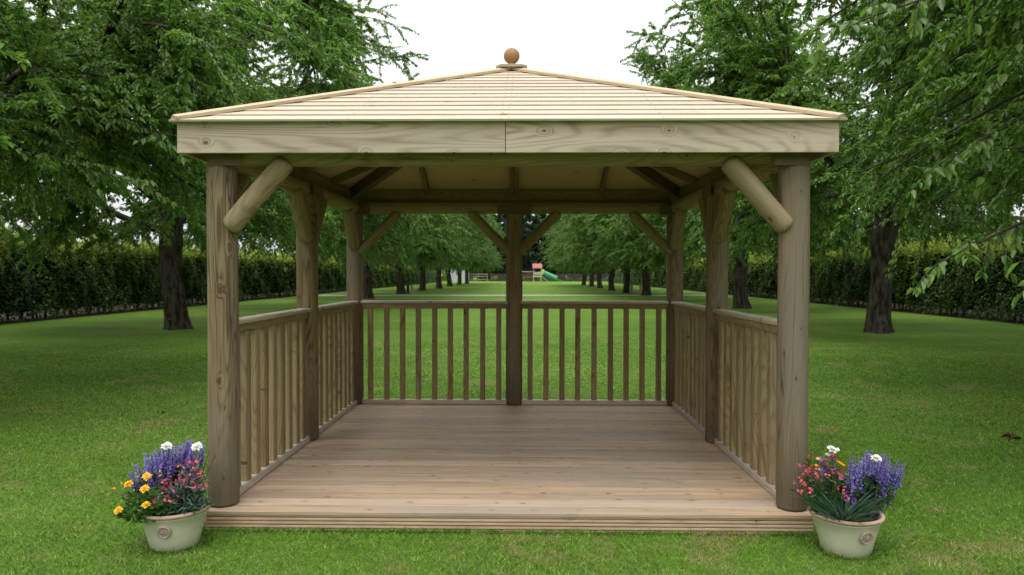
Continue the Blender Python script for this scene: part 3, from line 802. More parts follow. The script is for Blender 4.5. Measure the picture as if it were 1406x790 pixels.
# trees beyond the right hedge, dark wood at the end of the lawn
OUT = [make_tree(61, H=10, RAD=4.6, low=1.3, nb=100, ntw=14, nl=34, LL=.19, fork=1.9, name='field_tree'),]
WOOD = [make_tree(71 + i, H=17, RAD=5.6, low=.5, nb=130, ntw=13, nl=26, LL=.42, leaf='leaf_dark', fork=2.4, name='woodland_tree',
                  prof=([0, .1, .3, .6, .85, 1.0], [.75, 1.0, .95, .7, .35, .05])) for i in range(2)]
for i, (x, y, s_) in enumerate([(21, 10, 1.0), (22.5, 19, 1.1), (20.5, 28, .95), (22, 38, 1.05), (21, 49, 1.0), (22, 61, 1.1), (21, 74, 1.0), (22, 88, 1.05)]):
    place_tree(OUT[0], x, y, i * 1.3, s_, '%s green tree from the front in the row beyond the right hedge' % ORD[i], 'field_tree', 'tree', 'trees beyond the right hedge')
for i, x in enumerate(list(np.linspace(-44, 48, 17)) + list(np.linspace(-9, 13, 6))):
    place_tree(WOOD[i % 2], float(x + rng.uniform(-1.5, 1.5)), float(142 + rng.uniform(-4, 9) + 3 * (i % 2) + (16 if i > 16 else 0)), i * 2.2, float(rng.uniform(.85, 1.15)) * (1.3 if i > 16 else 1.0),
               'tall dark green tree in the wood closing the far end of the lawn', 'woodland_tree', 'tree', 'dark trees of the wood at the far end')

def unseen_sky_blocker():  # leafy belt added out of view behind the camera to darken the gazebo interior
    g = np.random.default_rng(123); n = 26000
    x = g.uniform(-48, 48, n); top = 6.4 + .9 * np.sin(x * .45) + .6 * np.sin(x * 1.3 + 1)
    z = top * g.random(n) ** .8; y = -32 + 2.2 * np.sin(x * .3) - np.abs(g.normal(0, 1.6, n)) - .0 * z
    P = np.column_stack([x, y, z]); A = g.normal(0, 1, (n, 3)); N = g.normal(0, .6, (n, 3)) + np.array([0, .7, .7]); L = g.uniform(.5, .95, n)
    V, Q = leaves(P, A, N, L, L * .6)
    me = mesh_np('added_sky_blocker', V, quads=Q, mats=[M['leaf_dark']], attrs={'rnd': np.repeat(g.random(n), 6), 'young': np.zeros(n * 6)})
    tag(obj('added_sky_blocker', me), 'unseen dark leafy belt added behind the viewpoint to block low sky light', 'wood', kind='stuff')
unseen_sky_blocker()

# small pale conifers beyond the left hedge
def make_conifer(seed):
    g = np.random.default_rng(seed)
    n = 5200; z = g.beta(1.0, 1.5, n) * 4.2 + .15; rmax = .95 * (1 - z / 4.5) ** .8 * (1 + .18 * np.sin(z * 9))
    a = g.uniform(0, 6.28, n); r = rmax * np.sqrt(g.uniform(.25, 1, n))
    P = np.column_stack([np.cos(a) * r, np.sin(a) * r, z]); A = np.column_stack([np.cos(a), np.sin(a), g.uniform(-.2, .9, n)]); N = g.normal(0, 1, (n, 3)) + np.array([0, 0, 1])
    L = g.uniform(.12, .26, n)
    V, Q = leaves(P, A, N, L, L * .3)
    cr = mesh_np('conifer_crown', V, quads=Q, mats=[M['leaf_pale']], attrs={'rnd': np.repeat(g.random(n), 6), 'young': np.zeros(n * 6)})
    TV, TQ = tubes(np.array([[[0, 0, -.05], [0, 0, 1.5], [0.02, 0, 4.1]]]), np.array([[.07, .05, .01]]), 8)
    return mesh_np('conifer_trunk', TV, quads=TQ, mats=[M['bark']], smooth=True), cr
CON = [make_conifer(s) for s in (2, 6)]
for i in range(13):
    y = 30 + i * 3.0
    place_tree(CON[i % 2], -25.5 + float(rng.uniform(-.5, .5)), y, i * 1.1, float(rng.uniform(.86, 1.12)),
               'small pale pointed conifer whose tip shows above the left hedge', 'conifer', 'conifer', 'pale conifers beyond the left hedge')

# ------------------------------------------------------------------ hedges
def hedge(name, xf, sgn, label, y0=4.0, y1=117.0, hgt=2.25, seed=1):
    """clipped hedge; xf: lawn-side face, sgn: direction away from the lawn"""
    g = np.random.default_rng(seed)
    root = empty(name, (xf + sgn * .6, (y0 + y1) / 2, 0), 0, label, 'hedge')
    cy = (y0 + y1) / 2; cx = xf + sgn * .6
    V, Q, rn, yg = [], [], [], []; nv = 0
    for (ya, yb, dens, LL) in ((y0, 34, 430, .085), (34, 60, 150, .125), (60, y1, 60, .20)):
        for face in ('front', 'top', 'back', 'tips'):
            ln = yb - ya
            if face == 'front': n = int(ln * hgt * dens)
            elif face == 'top': n = int(ln * 1.2 * dens)
            elif face == 'back': n = int(ln * hgt * dens * .25)
            else: n = int(ln * 1.2 * dens * 1.1)
            y = g.uniform(ya, yb, n)
            lump = lambda y_, z_: .10 * np.sin(y_ * 1.7 + z_ * 2) + .07 * np.sin(y_ * 4.3 - z_ * 3.1) + .05 * np.sin(y_ * 9.1 + z_ * 5)
            top = hgt + .06 * np.sin(y * .9) + .05 * np.sin(y * 2.7)
            if face in ('front', 'back'):
                z = top * g.random(n); z = np.where(z < .22, np.where(g.random(n) < .35, z + .2, z + .03), z)
                dep = g.exponential(.10, n)
                x = (lump(y, z) * .9 + dep + .10 * (z / hgt) ** 2) if face == 'front' else 1.2 - lump(y, z) - dep
                outn = -1.0 if face == 'front' else 1.0
                N = np.column_stack([np.full(n, outn * sgn * .75), g.normal(0, .45, n), .55 + g.normal(0, .4, n)])
                A = np.column_stack([np.full(n, outn * sgn * .5), g.normal(0, .7, n), -.3 + g.normal(0, .4, n)])
                young = np.clip((z - (top - .62)) / .6 + g.normal(0, .22, n), 0, 1) * g.uniform(.1, .8, n)
                young = np.where(g.random(n) < .05, .35, young)
            elif face == 'top':
                x = g.uniform(0.05, 1.2, n); z = top - g.exponential(.08, n)
                N = np.column_stack([g.normal(0, .5, n), g.normal(0, .5, n), np.ones(n)]); A = np.column_stack([g.normal(0, 1, n), g.normal(0, 1, n), g.normal(.2, .3, n)])
                young = g.uniform(.25, .9, n)
            else:
                # unclipped shoots standing up from the top in tufts
                tuft = np.clip(.42 + .38 * np.sin(y * 2.1 + 1.3 * np.sin(y * .7)) + .25 * np.sin(y * 5.7), .03, 1)
                x = g.uniform(.05, 1.15, n); z = top + g.random(n) ** 1.3 * .60 * tuft
                N = np.column_stack([g.normal(0, 1, n), g.normal(0, 1, n), g.normal(.3, .4, n)]); A = np.column_stack([g.normal(0, .6, n), g.normal(0, .6, n), g.uniform(.3, 1, n)])
                young = g.uniform(.35, 1.0, n)
            P = np.column_stack([sgn * (x - .6), y - cy, z])
            L = LL * g.uniform(.7, 1.3, n)
            v, q = leaves(P, A, N, L, L * .62, .15)
            V.append(v); Q.append(q + nv); nv += len(v)
            rn.append(np.repeat(g.random(n), 6)); yg.append(np.repeat(young, 6))
    me = mesh_np('foliage', np.concatenate(V), quads=np.concatenate(Q), mats=[M['hedge']], attrs={'rnd': np.concatenate(rn), 'young': np.concatenate(yg)})
    obj('foliage', me, root)
    # thick twiggy heart of the hedge
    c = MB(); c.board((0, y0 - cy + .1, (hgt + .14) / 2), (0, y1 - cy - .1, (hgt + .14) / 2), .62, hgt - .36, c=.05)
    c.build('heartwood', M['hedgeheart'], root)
    ns = int((y1 - y0) / .33); ys = y0 - cy + np.arange(ns) * .33 + g.uniform(-.1, .1, ns)
    sp = np.zeros((ns, 3, 3)); sp[:, :, 1] = ys[:, None] + np.cumsum(g.normal(0, .05, (ns, 3)), 1); sp[:, :, 0] = g.uniform(-.15, .15, ns)[:, None]; sp[:, :, 2] = np.array([-.03, .35, .9])
    TV, TQ = tubes(sp, np.array([[.035, .028, .02]]) * g.uniform(.6, 1.3, (ns, 1)), 6)
    tag(obj('stems', mesh_np('stems', TV, quads=TQ, mats=[M['bark']], smooth=True), root), kind='stuff')
    return root
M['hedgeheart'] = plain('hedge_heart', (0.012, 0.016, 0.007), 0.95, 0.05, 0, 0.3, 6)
hedge('hedge', -14.3, -1, 'long clipped green hedge along the left side of the lawn', seed=4)
hedge('hedge', 14.3, 1, 'long clipped green hedge along the right side of the lawn', seed=7)

# ------------------------------------------------------------------ far end of the lawn
M['p_lime'] = plain('lime_painted_board', (0.50, 0.68, 0.16), 0.5, 0.4, 0, .05)
M['p_green'] = plain('green_slide_plastic', (0.05, 0.30, 0.12), 0.35, 0.5, 0, .05)
M['p_red'] = plain('faded_red_roof', (0.34, 0.115, 0.10), 0.6, 0.3, 0, .08)
M['p_grey'] = plain('pale_play_timber', (0.40, 0.36, 0.31), 0.7, 0.3, 0, .12)
M['p_brown'] = plain('red_brown_board', (0.22, 0.07, 0.05), 0.7, 0.3, 0, .12)
M['shed'] = plain('pale_grey_cladding', (0.42, 0.44, 0.47), 0.5, 0.4, 0, .05)
M['white'] = plain('white_paint', (0.80, 0.80, 0.80), 0.5, 0.4, 0, .03)
M['fence'] = plain('dark_fence_timber', (0.055, 0.045, 0.036), 0.8, 0.2, 0, .3, 4)
M['palefence'] = plain('pale_fence_rail', (0.24, 0.21, 0.17), 0.8, 0.2, 0, .15, 4)

pt = empty('climbing_frame', (2.2, 117, 0), 0, 'climbing frame with red roof and green slide at the far end of the lawn', 'climbing frame')
for sx in (-.62, .62):
    for sy in (-.6, .6):
        m = MB(); m.board((sx, sy, -.05), (sx, sy, 2.35), .11, .11, up=(0, 1, 0)); m.build('leg', M['p_grey'], pt)
m = MB(); m.board((-.72, 0, 1.0), (.72, 0, 1.0), 1.35, .16); m.build('platform', M['p_lime'], pt)
for sy in (-.66, .66):
    m = MB(); m.board((-.6, sy, 1.5), (.6, sy, 1.5), .05, .5); m.build('side_panel', M['p_grey'], pt)
m = MB()                                   # gable roof, ridge from left to right
for sy in (-1, 1):
    m.hexa([(-.78, sy * .85, 2.32), (.78, sy * .85, 2.32), (.78, 0, 3.05), (-.78, 0, 3.05), (-.78, sy * .85, 2.40), (.78, sy * .85, 2.40), (.78, 0, 3.13), (-.78, 0, 3.13)], [(0, 0, 0)] * 8)
m.build('roof', M['p_red'], pt)
m = MB(); m.hexa([(.62, -.5, 1.05), (1.0, -.5, 1.45), (1.0, .5, 1.45), (.62, .5, 1.05), (.62, -.5, 2.25), (1.15, -.5, 2.15), (1.15, .5, 2.15), (.62, .5, 2.25)], [(0, 0, 0)] * 8)
m.build('slide_gate', M['p_lime'], pt)
th = [(.42 * math.cos(a), .42 * math.sin(a)) for a in np.linspace(0, 2 * math.pi, 18, endpoint=False)]
m = MB(); m.prism(th, (.95, 0, 1.65), (3.2, 0, .62), segs=3); sl_ = m.build('slide', M['p_green'], pt)
m = MB(); m.prism([(-.36, -.05), (.36, -.05), (.42, .16), (.36, .16), (.30, .02), (-.30, .02), (-.36, .16), (-.42, .16)], (3.2, 0, .5), (4.2, 0, .12)); m.build('slide_chute', M['p_green'], sl_)
for sy in (-.7, .7):
    m = MB(); m.board((.65, sy, 1.05), (2.0, sy, 0.0), .09, .09, up=(0, 1, 0)); m.build('brace', M['p_grey'], pt)
for sy in (-.5, .5):
    m = MB(); m.board((-3.2, sy, 1.78), (-.66, sy, 1.78), .10, .12); m.build('bridge_rail', M['p_grey'], pt)
m = MB()
for k in range(9): m.board((-3.1 + k * .29, -.55, .92), (-3.1 + k * .29, .55, .92), .25, .07)
m.board((-3.2, -.55, .86), (-.66, -.55, .86), .06, .2); m.build('bridge_deck', M['p_brown'], pt)
nv_, nq_ = tubes(np.array([[[-3.1 + k * .3, sy, .95], [-2.95 + k * .3, sy, 1.35], [-3.1 + k * .3, sy, 1.75]] for k in range(8) for sy in (-.5, .5)]), np.full((16, 3), .02), 5)
obj('bridge_net', mesh_np('bridge_net', nv_, quads=nq_, mats=[M['p_brown']]), pt)
for sy in (-.5, .5):
    m = MB(); m.board((-3.25, sy, -.05), (-3.25, sy, 2.0), .11, .11, up=(0, 1, 0)); m.build('leg', M['p_grey'], pt)

sh = empty('garden_shed', (-11.2, 122, 0), 0, 'pale grey clad shed with a white corner post behind the far left trunks', 'shed')
m = MB()
prof = []
x = -1.5
while x < 1.5 - 1e-6:
    prof += [(x, -1.5), (x + .12, -1.5), (x + .15, -1.47), (x + .27, -1.47)]; x += .30
prof += [(1.5, -1.5), (1.5, 1.5), (-1.5, 1.5)]
m.prism(prof, (0, 0, 0), (0, 0, 2.6), up=(0, 1, 0)); m.build('wall', M['shed'], sh, 20)
m = MB(); m.board((1.52, -1.53, 0), (1.52, -1.53, 2.66), .16, .16, up=(0, 1, 0)); m.build('corner_post', M['white'], sh)
m = MB(); m.hexa([(-1.7, -1.7, 2.62), (1.7, -1.7, 2.62), (1.7, 1.7, 2.62), (-1.7, 1.7, 2.62), (-1.7, -1.7, 2.74), (1.7, -1.7, 2.74), (1.7, 1.7, 3.0), (-1.7, 1.7, 3.0)], [(0, 0, 0)] * 8); m.build('roof', M['p_grey'], sh)

def fence(name, x0, x1, y, rails, post_h, step, mat, label, boards=False):
    f = empty(name, ((x0 + x1) / 2, y, 0), 0, label, 'fence'); c = (x0 + x1) / 2
    for z in rails:
        m = MB(); m.board((x0 - c, 0, z), (x1 - c, 0, z), .05, .16); m.build('rail', mat, f)
    n = max(2, int(round((x1 - x0) / step)) + 1)
    for i in range(n):
        px = x0 - c + (x1 - x0) * i / (n - 1)
        m = MB(); m.board((px, .09, -.05), (px, .09, post_h), .13, .13, up=(0, 1, 0)); m.build('post', mat, f)
    if boards:
        m = MB(); q = x0 - c
        while q < x1 - c: m.board((q, -.05, .05), (q, -.05, post_h - .1), .17, .03, up=(0, 1, 0), tint=1); q += .22
        m.build('paling', mat, f)
fence('rail_fence', -9.6, -6.4, 123, (.45, .95, 1.35), 1.5, 1.6, M['palefence'], 'pale post and rail fence beside the shed at the far end')
fence('paling_fence', -6.2, 34, 128, (.5, 1.2), 1.55, 3.6, M['fence'], 'dark paling fence closing the far end of the lawn', True)

tb = empty('garden_table', (-15.4, 124, 0), 0.2, 'small white garden table seen between far left tree trunks', 'table')
m = MB(); m.board((-.9, 0, 1.15), (.9, 0, 1.15), .8, .3); m.build('tabletop', M['white'], tb)
for sx in (-.7, .7):
    m = MB(); m.board((sx, -.3, 0), (sx, .3, 1.0), .08, .08, up=(1, 0, 0)); m.build('leg', M['palefence'], tb)
    m = MB(); m.board((sx + .06, .3, 0), (sx + .06, -.3, 1.0), .08, .08, up=(1, 0, 0)); m.build('leg', M['palefence'], tb)

def bush(seed, rx, rz, n=2600, L0=.3):
    g = np.random.default_rng(seed)
    a = unit(g.normal(0, 1, (n, 3))); a[:, 2] = np.abs(a[:, 2]); r = g.uniform(.6, 1, n)[:, None] * (1 + .15 * np.sin(5 * np.arctan2(a[:, 1], a[:, 0]) + 4 * a[:, 2]))[:, None]
    P = a * r * np.array([rx, rx * .8, rz]); L = L0 * g.uniform(.7, 1.3, n)
    V, Q = leaves(P, a + g.normal(0, .6, (n, 3)), a + g.normal(0, .5, (n, 3)), L, L * .6)
    return mesh_np('bush', V, quads=Q, mats=[M['bush']], attrs={'rnd': np.repeat(g.random(n), 6), 'young': np.zeros(n * 6)})
for i, (x, y, rx, rz_, lab) in enumerate([(-17.5, 130, 3.2, 2.6, 'bright green bush behind the white garden table'), (-13.6, 131, 2.4, 2.3, 'bright green bush left of the pale shed'), (-21.5, 126, 2.6, 2.2, 'bright green bush at the far left end beyond the trunks')]):
    tag(obj('bush', bush(40 + i, rx, rz_), None, (x, y, 0)), lab, 'bush')

# short posts where the path crosses the avenue
for (x, y, h_, lab) in [(-8.05, 46.6, .62, 'short dark marker post beside a trunk, left of the path crossing'), (-8.55, 51.5, .6, 'short pale marker post just behind the path in the left row'),
                    (-.12, 48.6, .55, 'short grey marker post alone in the middle of the lawn near the path'), (8.1, 46.2, .75, 'short grey marker post right of the path nearest the trunk'), (7.75, 48.0, .72, 'short grey marker post in the right row, left of its fellow')]:
    r_ = empty('marker_post', (x, y, 0), 0, lab, 'post', 'marker posts by the path')
    m = MB(); m.board((0, 0, -.05), (0, 0, h_), .16, .16, up=(0, 1, 0), c=.02); m.build('shaft', M['fence'] if 'dark' in lab else M['p_grey'], r_)
    m = MB(); m.hexa([(-.1, -.1, h_), (.1, -.1, h_), (.1, .1, h_), (-.1, .1, h_), (-.03, -.03, h_ + .06), (.03, -.03, h_ + .06), (.03, .03, h_ + .06), (-.03, .03, h_ + .06)], [(0, 0, 0)] * 8); m.build('cap', M['fence'], r_)

# ------------------------------------------------------------------ flower pots
def lathe_tilt(prof, n=48): m = MB(); m.lathe(prof, (0, 0, 0), n, closed=True); return m
POT_H = 0.195; POT_R = 0.178
def make_pot(loc, badge_deg, label):
    root = empty('flower_pot', loc, 0, label, 'flower pot', 'sage green pots of flowers at the gazebo front')
    body = lathe_tilt([(.0005, 0), (.112, 0), (.118, .006), (.130, .06), (.147, .12), (.160, POT_H - .03), (.166, POT_H - .024), (.166, POT_H - .016), (.155, POT_H - .012), (.150, POT_H - .05), (.13, .10), (.0005, .09)])
    body.build('body', M['glaze'], root, 35)
    rim = lathe_tilt([(.160, POT_H - .016), (.168, POT_H - .017), (.176, POT_H - .011), (.178, POT_H - .004), (.175, POT_H + .003), (.166, POT_H + .005), (.157, POT_H + .001), (.155, POT_H - .014), (.160, POT_H - .016)])
    rim.build('rim', M['clay'], root, 60)
    m = MB(); m.lathe([(.0005, POT_H - .018), (.08, POT_H - .020), (.153, POT_H - .03)], (0, 0, 0), 32, closed=True)
    m.build('soil', M['soil'], root)
    # round moulded badge: raised ring, beaded border and a boss; its lettering is too small to read
    a = R(badge_deg); z = POT_H * .60
    slope = math.atan2(.012, .06); rr_ = .153
    nv = Vector((math.cos(a) * math.cos(slope), math.sin(a) * math.cos(slope), -math.sin(slope)))
    sv = Vector((-math.sin(a), math.cos(a), 0)); uv_ = nv.cross(sv)
    c = Vector((math.cos(a) * rr_, math.sin(a) * rr_, z)) - nv * .006
    b = MB(); prof = [(.0005, .010), (.016, .010), (.019, .008), (.023, .008), (.026, .013), (.030, .013), (.033, .008), (.034, .0)]
    n = 32; vs_ = [c + sv * (r_ * math.cos(t)) + uv_ * (r_ * math.sin(t)) + nv * h for (r_, h) in prof for t in np.linspace(0, 2 * math.pi, n, endpoint=False)]
    fs = [(k * n + i, (k + 1) * n + i, (k + 1) * n + (i + 1) % n, k * n + (i + 1) % n) for k in range(len(prof) - 1) for i in range(n)]
    b.add(vs_, fs, [tuple(v) for v in vs_])
    bo = b.build('badge', M['badge'], root, 50)
    b = MB()
    for k in range(18):
        t = 2 * math.pi * k / 18; p = c + sv * (.0212 * math.cos(t)) + uv_ * (.0212 * math.sin(t)) + nv * .0085; q = .0022
        b.hexa([p + sv * (x * q) + uv_ * (y * q) + nv * (h * .003) for h in (0, 1) for x, y in ((-1, -1), (1, -1), (1, 1), (-1, 1))], [(0, 0, 0)] * 8)
    for k in range(7):
        t = k * 2.4; rr2 = .003 * math.sqrt(k); p = c + sv * (rr2 * math.cos(t) * 1.6) + uv_ * (rr2 * math.sin(t) * 1.6) + nv * .0095; q = .0025
        b.hexa([p + sv * (x * q) + uv_ * (y * q) + nv * (h * .003) for h in (0, 1) for x, y in ((-1, -1), (1, -1), (1, 1), (-1, 1))], [(0, 0, 0)] * 8)
    b.build('relief', M['clay'], bo)
    return root

def leafset(P, A, N, L, W, mat, name, parent, extra=None, droop=.15, fold=.22):
    V, Q = leaves(P, A, N, L, W, droop, fold)
    n = len(P); rn = np.repeat(rng.random(n), 6); mats = [M[mat]]; mq = np.zeros(len(Q), int)
    if extra is not None:
        TV, TQ = extra; Q = np.concatenate([Q, TQ + len(V)]); mq = np.concatenate([mq, np.ones(len(TQ), int)]); V = np.concatenate([V, TV]); rn = np.concatenate([rn, np.zeros(len(TV))]); mats.append(M['stem'])
    return obj(name, mesh_np(name, V, quads=Q, mats=mats, mat_q=mq, attrs={'rnd': rn, 'young': rn * 0}), parent)

def spike_mesh(seed, LN=.15):
    """salvia flower spike: a thin stem with whorls of small hooded florets"""
    g = np.random.default_rng(seed); nw = 13
    P, A, N = [], [], []
    for k in range(nw):
        z = LN * (k + .2) / nw; r0 = .0125 * (1 - .72 * k / nw); cnt = 7 if k < 9 else 5
        for j in range(cnt):
            a = 6.28 * j / cnt + k * .5 + g.uniform(-.3, .3)
            P.append((math.cos(a) * .002, math.sin(a) * .002, z + g.uniform(-.003, .003))); A.append((math.cos(a), math.sin(a), .45 + g.uniform(-.4, .4))); N.append((0, 0, 1 + g.uniform(-.3, .3)))
    n = len(P); Ls = np.array([.017 * (1 - .6 * (i / n)) for i in range(n)]) * g.uniform(.8, 1.3, n)
    V, Q = leaves(np.array(P), np.array(A), np.array(N) + g.normal(0, .3, (n, 3)), Ls, Ls * .75, .3, .3)
    TV, TQ = tubes(np.array([[[0, 0, -.10], [0, 0, 0], [0, 0, LN]]]), np.array([[.0022, .0018, .0008]]), 5)
    rn = np.concatenate([np.repeat(np.clip(g.normal(.5, .3, n), 0, 1), 6), np.zeros(len(TV))])
    return mesh_np('flower_spike', np.concatenate([V, TV]), quads=np.concatenate([Q, TQ + len(V)]), mats=[M['petal_purple'], M['stem']], mat_q=np.concatenate([np.zeros(len(Q), int), np.ones(len(TQ), int)]), attrs={'rnd': rn, 'young': rn * 0})
SPK = [spike_mesh(s, l) for s, l in ((1, .15), (2, .13), (3, .17), (4, .11))]

def head_mesh(name, seed, rings, mat, dome=.35, up0=.2):
    """flower head made of rings of petals: rings = (count, radius start, length, width, lift)"""
    g = np.random.default_rng(seed); P, A, N, L, W = [], [], [], [], []
    for (cnt, r0, ln, wd, lift) in rings:
        for j in range(cnt):
            a = 6.28 * j / cnt + g.uniform(-.2, .2) + r0 * 50
            P.append((math.cos(a) * r0, math.sin(a) * r0, dome * (.02 - r0))); A.append((math.cos(a), math.sin(a), lift + g.uniform(-.15, .15))); N.append((-lift * math.cos(a), -lift * math.sin(a), 1 + g.uniform(-.2, .2)))
            L.append(ln * g.uniform(.85, 1.15)); W.append(wd)
    V, Q = leaves(np.array(P), np.array(A), np.array(N), np.array(L), np.array(W), .15, .12)
    rn = np.repeat(g.random(len(P)), 6)
    return mesh_np(name, V, quads=Q, mats=[M[mat]], attrs={'rnd': rn, 'young': rn * 0})
MARI = head_mesh('flower', 1, [(16, .004, .020, .011, -.15), (14, .003, .017, .010, .25), (11, .002, .013, .009, .7), (8, .001, .009, .007, 1.6)], 'petal_yellow')
BUD = head_mesh('bud', 2, [(7, .001, .009, .006, 1.2), (6, .001, .009, .005, 2.2)], 'petal_yellow')
CARN = head_mesh('flower', 3, [(12, .003, .021, .015, .0), (12, .003, .019, .014, .35), (10, .002, .016, .013, .8), (8, .001, .014, .011, 1.6)], 'petal_white')
def cluster_mesh(seed):
    g = np.random.default_rng(seed); V, Q, mq, rn, nv = [], [], [], [], 0
    for k in range(6):
        c = g.normal(0, .011, 3); ax = unit(c + np.array([0, -.006, .012]))
        s_ = unit(np.cross(ax, [0, 0, 1.0]) + 1e-4); u_ = np.cross(s_, ax)
        a = np.arange(4) * 1.5708 + g.uniform(0, 1.5)
        A = np.cos(a)[:, None] * s_ + np.sin(a)[:, None] * u_ + ax * .25
        v, q = leaves(np.repeat(c[None], 4, 0), A, np.repeat(ax[None], 4, 0), np.full(4, .0092), np.full(4, .0095), .1, .05)
        V.append(v); Q.append(q + nv); nv += len(v); mq += [int(g.random() < .45)] * len(q); rn += list(np.repeat(g.random(4), 6))
    return mesh_np('flower_cluster', np.concatenate(V), quads=np.concatenate(Q), mats=[M['petal_pink'], M['petal_coral']], mat_q=mq, attrs={'rnd': rn, 'young': np.zeros(nv)})
CLU = [cluster_mesh(s) for s in (1, 2, 3)]

def clump(base, spread, tips, nl, L, W, mat, parent, upw=.4, tip_dirs=None, stems=None):
    """leafy mound: leaves along stems from a base spot to the tips"""
    tips = np.asarray(tips); n = len(tips)
    b = np.asarray(base) + rng.normal(0, 1, (n, 3)) * np.array([spread, spread, 0])
    mid = (b + tips) / 2 + np.array([0, 0, .25]) * np.linalg.norm(tips - b, axis=1)[:, None] * .5
    pts = bez(b, mid, tips, 6)
    tv = tubes(pts, np.linspace(.003, .0014, 6)[None] * np.ones((n, 1)), 4)
    q = rng.uniform(.12, 1.0, (n, nl)); ii = q * 5; i0 = np.clip(ii.astype(int), 0, 4); fr = (ii - i0)[..., None]
    P = (pts[np.arange(n)[:, None], i0] * (1 - fr) + pts[np.arange(n)[:, None], i0 + 1] * fr).reshape(-1, 3)
    A = rng.normal(0, 1, (n * nl, 3)) * np.array([1, 1, .5]) + np.array([0, 0, upw]) + np.repeat(unit(tips - b), nl, 0) * .5
    N = np.array([0, 0, 1]) + rng.normal(0, .5, (n * nl, 3))
    Ls = L * rng.uniform(.6, 1.3, n * nl)
    return leafset(P, A, N, Ls, Ls * W, mat, 'foliage', parent, tv)

def aim(o, d):
    o.rotation_euler = Vector(d).to_track_quat('Z', 'Y').to_euler()

def salvia(pot, base, tips, label, nfol=26, fspread=.09, fh=.16):
    root = empty('salvia_plant', pot.location + Vector((base[0], base[1], POT_H - .02)), 0, label, 'flowers')
    for i, (x, y, z) in enumerate(tips):           # tip positions relative to the pot centre, z above ground
        tip = Vector((x, y, z)) - Vector((base[0], base[1], POT_H - .02))
        me = SPK[i % 4]; ln = (.15, .13, .17, .11)[i % 4]
        dirv = (tip.normalized() * .55 + Vector((rng.uniform(-.08, .08), rng.uniform(-.08, .08), .75))).normalized()
        o = obj('flower_spike', me, root, tip - dirv * ln); aim(o, dirv)
    t = np.array(tips) - np.array([base[0], base[1], POT_H - .02])
    ft = t * np.array([.8, .8, .62]) + rng.normal(0, .012, t.shape)
    clump((0, 0, 0), .035, ft, 11, .045, .42, 'pl_dark', root)
    return root

potL = make_pot((-1.690, -.335, 0), -83, 'sage green pot left of the deck, holding yellow, purple and coral flowers')
potR = make_pot((1.722, -.345, 0), -77, 'sage green pot right of the deck, with bare clay rim and blue-grey leaves')

# left pot ---------------------------------------------------------
tips = []
for i in range(64):
    u = i / 63.0
    x = -.24 + .37 * u + rng.uniform(-.015, .015)
    top = np.interp(x, [-.25, -.16, -.05, .05, .14], [.36, .47, .525, .55, .53])
    z = top - abs(rng.normal(0, .035)) - (.10 * rng.random() if i % 3 == 0 else 0)
    tips.append((x, .02 + rng.uniform(-.09, .09), float(z)))
salvia(potL, (-.02, .05), tips, 'bushy plant with purple flower spikes at the back of the left pot')
mg = empty('marigold_plant', potL.location + Vector((-.07, -.06, POT_H - .02)), 0, 'plant with round yellow flower heads at the front left of the left pot', 'flowers')
def heads(root, me, name, lst, sc=1.0, stem_base=(0, 0, 0), face=(0, -.55, .8)):
    for (x, y, z, s_) in lst:
        p = Vector((x, y, z)) - Vector((root.location.x, root.location.y, root.location.z))
        o = obj(name, me, root, p); o.scale = (s_ * sc,) * 3
        aim(o, Vector(face) + Vector((rng.uniform(-.25, .25), rng.uniform(-.25, .25), 0)))
        mid = p * .5 + Vector((0, 0, .03))
        tv, tq = tubes(bez(np.array([stem_base]), np.array([tuple(mid)]), np.array([tuple(p - Vector((0, 0, .004)))]), 5), np.full((1, 5), .0016), 4)
        obj('stem', mesh_np('stem', tv, quads=tq, mats=[M['stem']]), o.parent if False else root)
PL = potL.location; PRr = potR.location
def rel(pot, x, y, z): return (pot.location.x + x, pot.location.y + y, z)
heads(mg, MARI, 'flower', [(*rel(potL, -.165, -.13, .345), 1.08), (*rel(potL, -.075, -.13, .385), 1.0), (*rel(potL, -.065, -.17, .335), 1.02), (*rel(potL, -.048, -.19, .262), 1.0), (*rel(potL, -.190, -.18, .232), .98)])
heads(mg, BUD, 'bud', [(*rel(potL, -.255, -.10, .305), 1.3), (*rel(potL, -.225, -.08, .33), .9), (*rel(potL, -.02, -.10, .40), .9), (*rel(potL, -.02, -.10, .375), .9), (*rel(potL, .005, -.13, .295), 1.0), (*rel(potL, -.13, -.10, .37), .8), (*rel(potL, -.14, -.12, .31), .8)])
tt = np.column_stack([rng.uniform(-.15, .10, 42), rng.uniform(-.12, .06, 42), rng.uniform(.02, .16, 42)])
tt = np.concatenate([tt, np.column_stack([rng.uniform(-.12, .10, 26), rng.uniform(-.14, -.05, 26), rng.uniform(-.02, .08, 26)])])
clump((0, 0, 0), .05, tt, 15, .043, .34, 'pl_mid', mg)
pk = empty('pink_flower_plant', potL.location + Vector((.07, -.03, POT_H - .02)), 0, 'plant with small coral and magenta flowers at the right of the left pot', 'flowers')
def clusters(root, lst):
    for i, (x, y, z) in enumerate(lst):
        p = Vector((x, y, z)) - root.location
        o = obj('flower_cluster', CLU[i % 3], root, p); o.rotation_euler = (rng.uniform(-.5, .5), rng.uniform(-.5, .5), rng.uniform(0, 6)); s_ = float(rng.uniform(.6, .98)); o.scale = (s_, s_, s_)
lst = []
for i in range(58):
    x = rng.uniform(-.045, .19); z = rng.uniform(.26, .40) + .05 * (x > .08) - .05 * (rng.random() < .3)
    lst.append(rel(potL, x, rng.uniform(-.15, .03) - .02, float(z)))
clusters(pk, lst)
